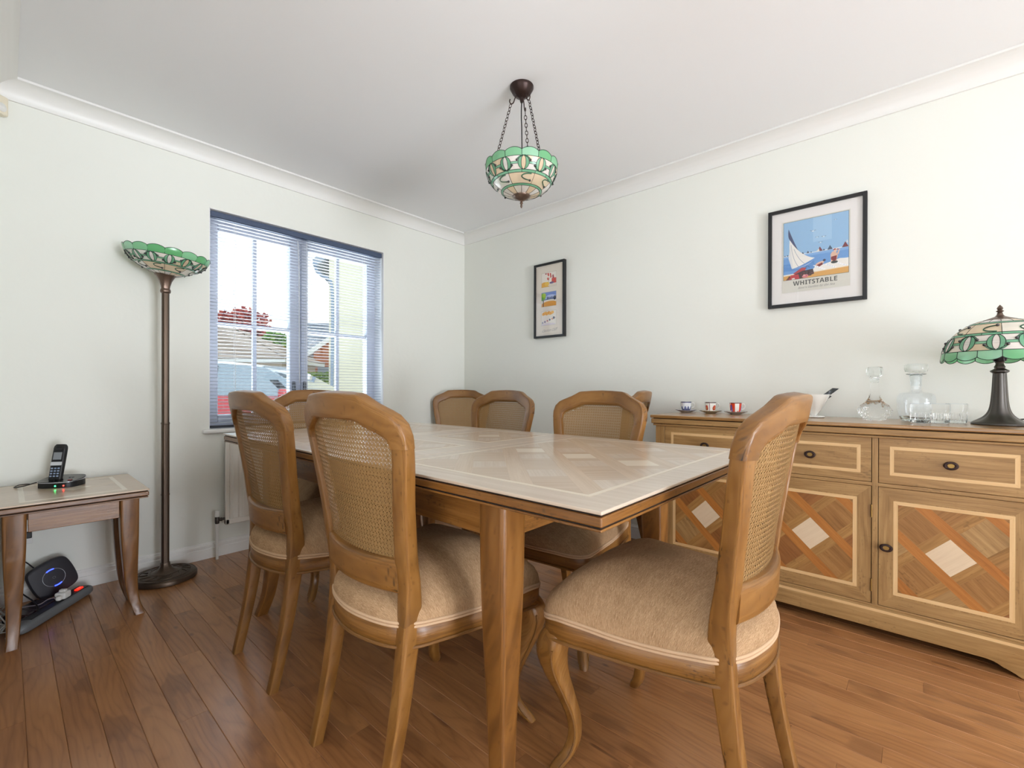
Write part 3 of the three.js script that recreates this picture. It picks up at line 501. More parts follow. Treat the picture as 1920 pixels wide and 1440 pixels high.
// ---------------------------------------------------------------- sideboard
function ovalKnob(parent, x, y, z) { // faces -x; ring with a brass centre on a short neck
  const ringG = mapGeo(new THREE.TorusGeometry(0.0125, 0.0048, 10, 28), (a, b, c) => [-c - 0.018, b * 0.92, a * 1.22], 1);
  const neck = mapGeo(lathe([[0.0001, 0], [0.011, 0], [0.008, 0.004], [0.006, 0.010], [0.009, 0.016], [0.0001, 0.017]], 20), (a, b, c) => [-b, c, a * 1.2], 0.8);
  const dome = mapGeo(new THREE.SphereGeometry(0.0105, 20, 12), (a, b, c) => [-c * 0.45 - 0.017, b * 0.95, a * 1.2], 1);
  const k = part('knob', ringG, M.bronzeDark, parent); k.position.set(x, y, z); part('knob_stem', neck, M.bronzeDark, k); part('knob_boss', dome, M.brass, k); return k;
}
{
  const XF = 2.304, XW = 2.752, ZL = -1.035, ZR = 0.345, ox = 2.53, oz = -0.345;
  const t = thing('sideboard', 'wide wooden sideboard with three drawers and three parquetry doors', 'sideboard', [ox, 0, oz]);
  const X = (v) => v - ox, Z = (v) => v - oz;
  const bz = (name, x0, x1, y0, y1, z0, z1, r, ax, m = M.side, p = t) => part(name, box(X(x0), X(x1), y0, y1, Z(z0), Z(z1), r, ax), m, p);
  // stacked top
  bz('top', XF - 0.024, XW, 0.832, 0.848, ZL - 0.022, ZR + 0.022, 0.005, 'z', M.sideTop);
  part('top_moulding', [box(X(XF - 0.020), X(XW), 0.803, 0.8285, Z(ZL - 0.018), Z(ZR + 0.018), 0.005, 'z'), box(X(XF - 0.012), X(XW), 0.792, 0.801, Z(ZL - 0.010), Z(ZR + 0.010), 0.003, 'z')], M.side, t);
  bz('top_groove', XF - 0.010, XW - 0.01, 0.795, 0.838, ZL - 0.008, ZR + 0.008, 0, 'z', M.groove);
  for (const z of [ZL, ZR - 0.02]) bz('side_panel', XF + 0.002, XW, 0.02, 0.795, z, z + 0.02, 0.002, 'y');
  bz('back_panel', XW - 0.012, XW, 0.08, 0.79, ZL + 0.02, ZR - 0.02, 0, 'z'); bz('base_board', XF + 0.02, XW - 0.012, 0.105, 0.125, ZL + 0.02, ZR - 0.02, 0, 'z');
  bz('inner_back', XF + 0.024, XF + 0.03, 0.125, 0.79, ZL + 0.02, ZR - 0.02, 0, 'z', M.groove);
  // face frame
  const doors = [[-0.986, -0.569], [-0.546, -0.136], [-0.113, 0.297]];
  for (const [a, b] of [[ZL, -0.988], [-0.567, -0.548], [-0.134, -0.115], [0.299, ZR]]) bz('stile', XF, XF + 0.022, 0.122, 0.795, a, b, 0.0015, 'y');
  for (const [a, b] of doors) { bz('rail', XF + 0.0003, XF + 0.022, 0.5995, 0.6135, a - 0.002, b + 0.002, 0.001, 'z'); bz('rail', XF + 0.0003, XF + 0.022, 0.7945, 0.799, a - 0.002, b + 0.002, 0, 'z'); }
  // drawers
  const face = (mz, my, xf) => (x, y, q) => [X(xf + 0.0003 - q), my + y, Z(mz + x)];
  for (const [a, b] of doors) {
    const d = bz('drawer', XF + 0.001, XF + 0.02, 0.6150, 0.7930, a, b, 0.0015, 'z', M.side), m = (a + b) / 2;
    for (const [p, an] of frameStrips(b - a - 0.068, 0.113, 0.0125)) part('inlay_strip', veneer(p, 0.0006, face(m, 0.704, XF + 0.001), an), M.maple, d);
    part('drawer_panel', veneer([[-(b - a) / 2 + 0.0467, -0.0440], [(b - a) / 2 - 0.0467, -0.0440], [(b - a) / 2 - 0.0467, 0.0440], [-(b - a) / 2 + 0.0467, 0.0440]], 0.0005, face(m, 0.704, XF + 0.001), 0), M.side, d);
    ovalKnob(d, X(XF + 0.001), 0.706, Z(m));
  }
  // doors with rotated-square parquetry round a pale diamond
  doors.forEach(([a, b], k) => {
    const m = (a + b) / 2, d = bz('door', XF + 0.001, XF + 0.02, 0.1320, 0.5980, a, b, 0.0015, 'y', M.side), w = b - a - 0.090, h = 0.366, my = 0.366;
    for (const [p, an] of frameStrips(b - a - 0.001, 0.465, (b - a - w) / 2)) part('door_frame', veneer(p, 0.0004, face(m, 0.365, XF + 0.001), an), M.side, d);
    for (const [p, an] of frameStrips(w, h, 0.0135)) part('inlay_strip', veneer(p, 0.0006, face(m, my, XF + 0.001), an), M.maple, d);
    for (const [p, kind, i, j] of lattice(w - 0.027, h - 0.027, 0.0485, 0.034).map(([p, ...r]) => [p.map(([x, y]) => [-x, y]), ...r])) {
      const white = kind === 'field' && !i && !j, q = (i * 2 + j * 3 + k) & 3;
      part(white ? 'diamond_inlay' : 'veneer_piece', veneer(p, 0.0006, face(m, my, XF + 0.001), kind === 'long' ? -Math.PI / 4 : kind === 'short' ? Math.PI / 4 : (i + j) & 1 ? -Math.PI / 4 : Math.PI / 4), white ? M.cream : kind === 'long' ? M.honey : kind === 'short' ? M.walnutPale : [M.walnut, M.side, M.walnutRed, M.walnut][q], d);
    }
    const left = k !== 1; // hinge side differs on the middle door
    ovalKnob(d, X(XF + 0.001), 0.366, Z(k === 2 ? a + 0.024 : k === 1 ? a + 0.024 : b - 0.024));
    const hz = k === 0 ? a - 0.001 : b + 0.001;
    for (const y of [0.50, 0.205]) part('hinge', shifted(new THREE.CylinderGeometry(0.0032, 0.0032, 0.05, 10), X(XF - 0.0005), y, Z(hz)), M.brass, d);
  });
  // plinth with shaped feet
  bz('base_moulding', XF - 0.004, XF + 0.022, 0.1225, 0.1305, ZL - 0.004, ZR + 0.004, 0.002, 'z');
  const L = ZR - ZL, foot = spline2([[0.0, 0.0], [0.066, 0.0], [0.080, 0.004], [0.092, 0.012], [0.106, 0.018], [0.122, 0.024], [0.140, 0.034], [0.160, 0.038], [0.2, 0.0385]], 22);
  const ap = [...foot, ...foot.map(([a, b]) => [L - a, b]).reverse(), [L, 0.122], [0, 0.122]];
  part('plinth', grain(mapGeo(extrude(ap, 0.022, 0.002), (z, y, x) => [X(XF - 0.006 + x), y + 0.0005, Z(ZL) + z], 0.4), 'z'), M.side, t);
  part('inlay_strip', veneer([[-L / 2 + 0.02, -0.0055], [L / 2 - 0.02, -0.0055], [L / 2 - 0.02, 0.0055], [-L / 2 + 0.02, 0.0055]], 0.0007, face(-0.345, 0.1095, XF - 0.006), 0), M.maple, t);
  for (const z of [ZL - 0.003, ZR - 0.017]) part('plinth_end', box(X(XF + 0.016), X(XW), 0.0005, 0.122, Z(z), Z(z + 0.02), 0.002, 'x'), M.side, t);
}

// ---------------------------------------------------------------- leaded glass shades
const GL = (hex, tr = 0.32, em = 0) => mat(hex, 0.22, { transmission: tr, thickness: 0, specularIntensity: 1 });
const glass = { green: [GL('#7cc48c'), GL('#8fd0a0'), GL('#6dbb7c'), GL('#a6dcb8')], deep: [GL('#5f9a4a'), GL('#78ad52')], cream: [GL('#f6eee0'), GL('#f8f0e8'), GL('#f2dcbc'), GL('#faf6f0')], mint: [GL('#8fcaa6'), GL('#7fbf98')] };
const leadMat = mat('#26322f', 0.45, { metalness: 0.5 }), gem = mat('#141c22', 0.15, { clearcoat: 1 });
// profile: list of [r, y] from the scalloped rim (t = 0) to the cap (t = 1)
function tiffany(parent, profile, opt) {
  const c = new THREE.CatmullRomCurve3(profile.map(([r, y]) => V3(r, y, 0)), false, 'centripetal'), N = opt.n ?? 16, r = rng(opt.seed);
  const len = c.getLength(), at = (th, t, e = 0) => { const p = c.getPointAt(clamp(t, 0, 1)), q = c.getTangentAt(clamp(t, 0, 1)), nx = opt.flip ? q.y : -q.y, ny = opt.flip ? -q.x : q.x; const R = p.x + nx * e, y = p.y + ny * e; return [R * Math.cos(th), y, R * Math.sin(th)]; };
  const patch = (f, nu, nv, e) => { // f(u, v) -> [theta, t]
    const pos = [], idx = []; for (let j = 0; j <= nv; j++) for (let i = 0; i <= nu; i++) pos.push(...at(...f(i / nu, j / nv), e));
    for (let j = 0; j < nv; j++) for (let i = 0; i < nu; i++) { const a = j * (nu + 1) + i, b = a + nu + 1; idx.push(a, a + 1, b, b, a + 1, b + 1); }
    const g = new THREE.BufferGeometry(); g.setAttribute('position', new THREE.Float32BufferAttribute(pos, 3)); g.setIndex(idx); g.computeVertexNormals(); return g;
  };
  const strip = (pts, w, e) => { // flat band following [theta, t] points
    const q = pts.map(([th, t]) => V3(...at(th, t, e))), pos = [], idx = [];
    q.forEach((p, i) => { const d = q[Math.min(i + 1, q.length - 1)].clone().sub(q[Math.max(i - 1, 0)]).normalize(), n = V3(...at(pts[i][0], pts[i][1], e + 0.01)).sub(p).normalize(), s = d.cross(n).normalize().multiplyScalar((typeof w === 'function' ? w(i / (q.length - 1)) : w) / 2); pos.push(p.x - s.x, p.y - s.y, p.z - s.z, p.x + s.x, p.y + s.y, p.z + s.z); if (i) { const k = i * 2; idx.push(k - 2, k - 1, k, k, k - 1, k + 1); } });
    const g = new THREE.BufferGeometry(); g.setAttribute('position', new THREE.Float32BufferAttribute(pos, 3)); g.setIndex(idx); g.computeVertexNormals(); return g;
  };
  const lead = [], wire = (pts, e, w = 0.00115, closed = false) => lead.push(tube(pts.map(([th, t]) => at(th, t, e)), w, Math.max(8, pts.length * 2), 5, closed));
  const piece = (g, mats) => part('glass_piece', g, mats[Math.floor(r() * mats.length)], parent);
  const D = 2 * Math.PI / N, [t1, t2, t3, t4, t5] = opt.rows; // scallops 0..t1, motif band t1..t2, thin band t2..t3, upper field t3..t4, thin band t4..t5, cap field t5..1
  const lipT = 0.055, lip = (u) => lipT * (1 - Math.pow(Math.abs(Math.sin(Math.PI * u)), 0.8));
  for (let k = 0; k < N; k++) {
    const a = k * D + opt.turn, sc = []; for (let i = 0; i <= 10; i++) sc.push([a + D * i / 10, lip(i / 10)]);
    piece(patch((u, v) => [a + D * u, lerp(lip(u), t1, v)], 10, 4, 0), glass.green); wire(sc, 0, 0.0013); wire([[a, lipT], [a, t1]], 0, 0.0013);
  }
  const ringWire = (t) => wire(Array.from({ length: 48 }, (_, i) => [i / 48 * 2 * Math.PI, t]), 0, 0.0012, true);
  [t1, t2, t3, t4, t5].forEach(ringWire);
  // motif band: pale pieces, a green rail through the middle, interlocked crescents, curls ending in dark beads
  const K = opt.k ?? 12, E = 2 * Math.PI / K, tm = (t1 + t2) / 2, hw = (t2 - t1) / 2, rail = 0.16 * hw * 2, arcLen = (t) => c.getPointAt(t).x;
  for (let k = 0; k < K; k++) {
    const a = k * E + opt.turn + 0.1;
    piece(patch((u, v) => [a + E * u, lerp(t1, tm - rail / 2, v)], 6, 3, 0), glass.cream); piece(patch((u, v) => [a + E * u, lerp(tm + rail / 2, t2, v)], 6, 3, 0), glass.cream);
    piece(patch((u, v) => [a + E * u, lerp(tm - rail / 2, tm + rail / 2, v)], 6, 1, 0), glass.mint);
    for (const s of [-1, 1]) wire(Array.from({ length: 7 }, (_, i) => [a + E * i / 6, tm + s * rail / 2]), 0, 0.0009);
    const ra = 0.30 * E, rt = hw * 0.98, arc = (s, m) => Array.from({ length: 13 }, (_, i) => { const q = -Math.PI / 2 + Math.PI * i / 12; return [a + s * ra * m * Math.cos(q), tm + rt * Math.sin(q)]; });
    piece(patch((u, v) => { const q = -Math.PI / 2 + Math.PI * v; return [a + ra * 0.42 * Math.cos(q) * (2 * u - 1), tm + rt * Math.sin(q)]; }, 4, 12, 0.0008), glass.cream);
    for (const s of [-1, 1]) { piece(patch((u, v) => { const q = -Math.PI / 2 + Math.PI * v; return [a + s * ra * Math.cos(q) * lerp(0.42, 1, u), tm + rt * Math.sin(q)]; }, 3, 12, 0.0009), glass.mint); wire(arc(s, 1), 0.0012, 0.0010); wire(arc(s, 0.42), 0.0012, 0.0010); }
    const up = k % 2 ? 1 : -1; // curls alternate above and below the rail
    for (const s of [-1, 1]) {
      const cu = Array.from({ length: 9 }, (_, i) => { const q = i / 8; return [a + s * E * (0.02 + 0.36 * q), tm + up * hw * (0.98 - 0.62 * q * q)]; });
      piece(strip(cu, (q) => 0.007 * (1 - 0.5 * q) * opt.scale, 0.0014), glass.mint); wire(cu.map(([x, y]) => [x, y + up * 0.004]), 0.0018, 0.0008); wire(cu.map(([x, y]) => [x, y - up * 0.016]), 0.0018, 0.0008);
      const b = at(a + s * E * 0.36, tm + up * hw * 0.36, 0.002), m = part('cabochon', new THREE.SphereGeometry(0.0052 * opt.scale, 12, 8), gem, parent); m.position.set(...b);
    }
  }
  // upper rows
  for (let k = 0; k < N; k++) {
    const a = k * D + opt.turn; piece(patch((u, v) => [a + D * u, lerp(t2, t3, v)], 4, 1, 0), glass.mint); piece(patch((u, v) => [a + D * u, lerp(t4, t5, v)], 4, 1, 0), glass.mint);
    wire([[a, t2], [a, t3]], 0, 0.0009);
    if (k % 2 === 0) { piece(patch((u, v) => [a + 2 * D * u, lerp(t3, t4, v)], 6, 4, 0), glass.cream); wire([[a, t3], [a, (t3 + t4) / 2], [a, t4]], 0, 0.0010); }
    piece(patch((u, v) => [a + D * u, lerp(t5, 1, v)], 3, 3, 0), glass.cream); wire([[a, t5], [a, (t5 + 1) / 2], [a, 1]], 0, 0.0010);
    if (k % 2 === 0) {
      const cu = Array.from({ length: 11 }, (_, i) => { const q = i / 10 * 4.2; return [a + D * (0.25 + 0.75 * Math.sin(q * 0.75)), t3 + (t4 - t3) * (0.06 + 0.62 * (1 - Math.cos(q * 0.7)) / 2)]; });
      piece(strip(cu, (q) => 0.007 * (1 - 0.4 * q) * opt.scale, 0.0014), glass.mint); wire(cu.map(([x, y]) => [x, y + 0.008]), 0.0018, 0.0008); wire(cu.map(([x, y]) => [x, y - 0.008]), 0.0018, 0.0008);
      const e = cu[10], m = part('cabochon', new THREE.SphereGeometry(0.0055 * opt.scale, 12, 8), gem, parent); m.position.set(...at(e[0], e[1], 0.002));
    }
  }
  const l = part('leading', lead.map((g) => g), leadMat, parent); l.userData.kind = 'stuff';
}
// pendant bowl on three chains
{
  const px = 1.572, pz = -1.35;
  const t = thing('pendant_lamp', 'bronze ceiling pendant with an upturned leaded glass bowl on three chains', 'lamp', [px, 0, pz]);
  part('ceiling_rose', lathe([[0.0001, 2.308], [0.012, 2.308], [0.016, 2.312], [0.030, 2.318], [0.042, 2.330], [0.050, 2.345], [0.054, 2.352], [0.054, 2.3595], [0.0001, 2.3595]], 40), M.bronzeDark, t);
  part('cord_grip', lathe([[0.0001, 2.288], [0.006, 2.288], [0.008, 2.296], [0.010, 2.309], [0.0001, 2.309]], 16), M.bronzeDark, t);
  part('flex', tube([[0, 2.29, 0], [-0.004, 2.26, 0.002], [-0.002, 2.22, 0], [0.003, 2.18, -0.002], [0.002, 2.12, 0], [0.003, 2.06, 0], [0, 1.95, 0]], 0.0028, 40, 6), M.cable, t);
  const prof = [[0.165, 2.002], [0.1645, 1.986], [0.160, 1.962], [0.147, 1.932], [0.123, 1.902], [0.092, 1.880], [0.060, 1.866], [0.038, 1.861]];
  const sh = part('glass_shade', lathe([[0.032, 1.8645], [0.038, 1.8635], [0.038, 1.860], [0.032, 1.8585]], 32), M.bronze, t);
  tiffany(sh, prof, { n: 14, k: 12, seed: 3, turn: 0.18, rows: [0.17, 0.43, 0.485, 0.72, 0.77], scale: 0.9, flip: false });
  part('bowl_cap', lathe([[0.0001, 1.806], [0.003, 1.809], [0.0055, 1.816], [0.004, 1.823], [0.0075, 1.829], [0.005, 1.835], [0.009, 1.841], [0.020, 1.846], [0.034, 1.853], [0.041, 1.860], [0.042, 1.866], [0.038, 1.869], [0.0001, 1.869]], 36), M.bronzeWarm, t);
  const link = mapGeo(new THREE.TorusGeometry(0.0062, 0.0014, 6, 18), (x, y, z) => [x, y * 1.45, z], 1.5);
  for (const a of [3.808, 5.903, 1.714]) {
    const d = [Math.cos(a), Math.sin(a)], y0 = 2.275, y1 = 1.992, r0 = 0.050, r1 = 0.125;
    const hook = part('hook', tube([[d[0] * 0.026, 2.318, d[1] * 0.026], [d[0] * 0.032, 2.302, d[1] * 0.032], [d[0] * 0.040, 2.281, d[1] * 0.040], [d[0] * 0.050, 2.277, d[1] * 0.050], [d[0] * 0.056, 2.287, d[1] * 0.056], [d[0] * 0.054, 2.297, d[1] * 0.054]], 0.0026, 20, 6), M.bronzeDark, t);
    const ch = new THREE.Group(); ch.name = 'chain'; t.add(ch);
    part('spider_arm', tube([[d[0] * 0.127, 1.990, d[1] * 0.127], [d[0] * 0.06, 1.965, d[1] * 0.06], [0, 1.955, 0]], 0.0025, 12, 5), M.bronzeDark, t);
    const n = 18; for (let i = 0; i < n; i++) { const f = (i + 0.5) / n, m = part('link', link, M.bronzeDark, ch); m.position.set(d[0] * lerp(r0, r1, f), lerp(y0, y1, f), d[1] * lerp(r0, r1, f)); m.quaternion.setFromUnitVectors(V3(0, 1, 0), V3(d[0] * (r1 - r0), y1 - y0, d[1] * (r1 - r0)).normalize()); m.rotateY(i % 2 ? Math.PI / 2 : 0); }
  }
  part('lamp_holder', lathe([[0.0001, 1.868], [0.016, 1.868], [0.018, 1.95], [0.010, 1.96], [0.0001, 1.96]], 20), M.black, t);
}
// torchiere in the corner by the window
{
  const t = thing('floor_lamp', 'tall bronze floor lamp with a wide upturned leaded glass bowl', 'lamp', [0.552, 0, -2.885]);
  const b = part('base', lathe([[0.0001, 0.0005], [0.128, 0.0005], [0.136, 0.004], [0.137, 0.020], [0.133, 0.027], [0.126, 0.030], [0.118, 0.032], [0.070, 0.038], [0.045, 0.044], [0.030, 0.056], [0.022, 0.072], [0.020, 0.085], [0.0001, 0.085]], 56), M.bronze, t);
  const rings = [[0.128, 0.0295], [0.110, 0.0335], [0.062, 0.0398]].map(([r, y]) => mapGeo(new THREE.TorusGeometry(r, 0.0022, 6, 64), (x, q, z) => [x, y + z, q], 1.5));
  part('base_relief', [...rings, ...Array.from({ length: 14 }, (_, i) => { const a = i / 14 * 2 * Math.PI; return tube([0, 1, 2, 3, 4].map((k) => { const q = a + k * 0.07, r = 0.072 + k * 0.0085, y = 0.0395 - k * 0.0013; return [r * Math.cos(q), y, r * Math.sin(q)]; }), 0.0024, 10, 5); })], M.bronze, b);
  part('pole', [lathe([[0.0001, 0.07], [0.0175, 0.07], [0.0175, 0.80], [0.0001, 0.80]], 28), lathe([[0.0001, 0.80], [0.0165, 0.80], [0.0165, 1.48], [0.0001, 1.48]], 28), lathe([[0.0178, 0.795], [0.0195, 0.80], [0.0178, 0.806]], 28), lathe([[0.0178, 0.43], [0.0192, 0.435], [0.0178, 0.44]], 28)], M.bronze, t);
  part('collar', lathe([[0.016, 1.468], [0.021, 1.472], [0.023, 1.480], [0.021, 1.490], [0.016, 1.494]], 28), M.bronzeWarm, t);
  part('cup', lathe([[0.0001, 1.485], [0.018, 1.486], [0.020, 1.505], [0.027, 1.53], [0.038, 1.551], [0.040, 1.555], [0.043, 1.557], [0.048, 1.566], [0.0001, 1.566]], 36), M.bronzeWarm, t);
  const prof = [[0.182, 1.678], [0.181, 1.666], [0.174, 1.648], [0.156, 1.624], [0.128, 1.602], [0.095, 1.584], [0.064, 1.570], [0.046, 1.564]];
  const sh = part('glass_shade', lathe([[0.040, 1.5665], [0.046, 1.5655], [0.046, 1.562], [0.040, 1.561]], 32), M.bronze, t);
  tiffany(sh, prof, { n: 16, k: 14, seed: 8, turn: 0.25, rows: [0.20, 0.48, 0.53, 0.80, 0.85], scale: 0.95, flip: false });
  const pivot = V3(0, 1.560, 0); sh.quaternion.setFromAxisAngle(V3(0.7455, 0, -0.6665), 0.11); sh.position.copy(pivot).sub(pivot.clone().applyQuaternion(sh.quaternion)); // the bowl sits a little askew
}
// table lamp on the sideboard
{
  const T0 = 0.848, t = thing('table_lamp', 'bronze table lamp with a domed leaded glass shade on the sideboard', 'lamp', [2.54, T0, 0.235]);
  const col = (r, y, k = 0) => [r, y, k];
  // fluted column flaring into a domed foot
  const prof = smoothTable([0, 0.006, 0.016, 0.028, 0.045, 0.07, 0.12, 0.17, 0.20], [0.079, 0.077, 0.062, 0.046, 0.034, 0.027, 0.0225, 0.020, 0.0185]), N = 64, H = 26, pos = [], idx = [];
  for (let j = 0; j <= H; j++) { const y = 0.2 * Math.pow(j / H, 1.5), r = prof(y); for (let i = 0; i <= N; i++) { const a = i / N * 2 * Math.PI, f = 1 - 0.075 * Math.pow(Math.abs(Math.sin(a * 4)), 3) * smooth(0.002, 0.02, y); pos.push(r * f * Math.cos(a), y + 0.003, r * f * Math.sin(a)); } }
  for (let j = 0; j < H; j++) for (let i = 0; i < N; i++) { const a = j * (N + 1) + i, b = a + N + 1; idx.push(a, b, a + 1, a + 1, b, b + 1); }
  const g = new THREE.BufferGeometry(); g.setAttribute('position', new THREE.Float32BufferAttribute(pos, 3)); g.setIndex(idx); g.computeVertexNormals(); g.setAttribute('uv', new THREE.BufferAttribute(new Float32Array(pos.length / 3 * 2), 2));
  part('base', [g, lathe([[0.0001, 0.0005], [0.078, 0.0005], [0.0795, 0.003], [0.078, 0.0045], [0.0001, 0.0045]], 56)], M.pewter, t);
  part('collar', lathe([[0.0001, 0.198], [0.019, 0.198], [0.026, 0.204], [0.0265, 0.208], [0.019, 0.213], [0.014, 0.217], [0.016, 0.223], [0.013, 0.228], [0.011, 0.235], [0.014, 0.242], [0.011, 0.25], [0.0001, 0.25]], 36), M.pewter, t);
  part('lamp_holder', lathe([[0.0001, 0.245], [0.018, 0.245], [0.021, 0.262], [0.019, 0.30], [0.0001, 0.305]], 24), M.blackMetal, t);
  const sh = part('glass_shade', lathe([[0.036, 0.4045], [0.041, 0.4035], [0.041, 0.4005], [0.036, 0.4]], 32), M.bronzeWarm, t);
  tiffany(sh, [[0.166, 0.243], [0.1655, 0.258], [0.160, 0.288], [0.147, 0.322], [0.122, 0.357], [0.092, 0.383], [0.060, 0.398], [0.040, 0.4025]], { n: 16, k: 12, seed: 14, turn: 0.05, rows: [0.165, 0.45, 0.50, 0.74, 0.79], scale: 1, flip: true });
  part('shade_cap', lathe([[0.050, 0.3985], [0.046, 0.4035], [0.030, 0.409], [0.014, 0.416], [0.008, 0.424], [0.008, 0.428], [0.0001, 0.428]], 36), M.bronzeWarm, t);
  part('finial', lathe([[0.0001, 0.426], [0.009, 0.427], [0.006, 0.431], [0.0115, 0.436], [0.006, 0.441], [0.009, 0.446], [0.007, 0.452], [0.0001, 0.461]], 24), M.bronzeWarm, t);
  const rod = part('stem', lathe([[0.0001, 0.29], [0.004, 0.29], [0.004, 0.41], [0.0001, 0.41]], 12), M.blackMetal, t);
  const c = tag(shade(new THREE.Mesh(tube([[2.600, T0 + 0.010, 0.272], [2.622, T0 + 0.018, 0.290], [2.66, T0 + 0.020, 0.33], [2.70, T0 + 0.004, 0.362], [2.745, T0 + 0.003, 0.375], [2.762, T0 - 0.03, 0.38]], 0.003, 40, 6), M.cable)), 'short black flex trailing from the foot of the table lamp', 'cable'); c.name = 'lamp_flex'; scene.add(c);
}

// ---------------------------------------------------------------- framed pictures on the right wall
function canvas(w, h, draw) { const c = document.createElement('canvas'); c.width = w; c.height = h; draw(c.getContext('2d'), w, h); const t = new THREE.CanvasTexture(c); t.colorSpace = THREE.SRGBColorSpace; t.magFilter = THREE.LinearFilter; return t; }
function onRight(w, h, y, z, x) { const g = new THREE.PlaneGeometry(w, h); return mapGeo(g, (a, b) => [x, y + b, z + a], 1); } // seen from the room, +z is to the right
function facing(g) { const n = g.attributes.normal; if (n.getX(0) > 0) { const p = g.attributes.position, u = g.attributes.uv; for (let i = 0; i < p.count; i += 3) for (const at of [p, u]) { const s = at.itemSize; for (let j = 0; j < s; j++) { const t = at.array[(i + 1) * s + j]; at.array[(i + 1) * s + j] = at.array[(i + 2) * s + j]; at.array[(i + 2) * s + j] = t; } } for (let i = 0; i < n.count; i++) n.setXYZ(i, -1, 0, 0); } return g; }
function picture(name, label, y0, y1, z0, z1, bar, depth) {
  const cy = (y0 + y1) / 2, cz = (z0 + z1) / 2, w = z1 - z0, h = y1 - y0, t = thing(name, label, 'picture', [XR - depth - 0.003, cy, cz]);
  part('frame', [box(0, depth, -h / 2, h / 2, -w / 2, -w / 2 + bar, 0.0015), box(0, depth, -h / 2, h / 2, w / 2 - bar, w / 2, 0.0015), box(0, depth, -h / 2, -h / 2 + bar, -w / 2 + bar, w / 2 - bar, 0.0015), box(0, depth, h / 2 - bar, h / 2, -w / 2 + bar, w / 2 - bar, 0.0015)], M.frame, t);
  part('mount_board', box(0.011, 0.014, -h / 2 + bar * 0.6, h / 2 - bar * 0.6, -w / 2 + bar * 0.6, w / 2 - bar * 0.6), M.matBoard, t);
  return t;
}
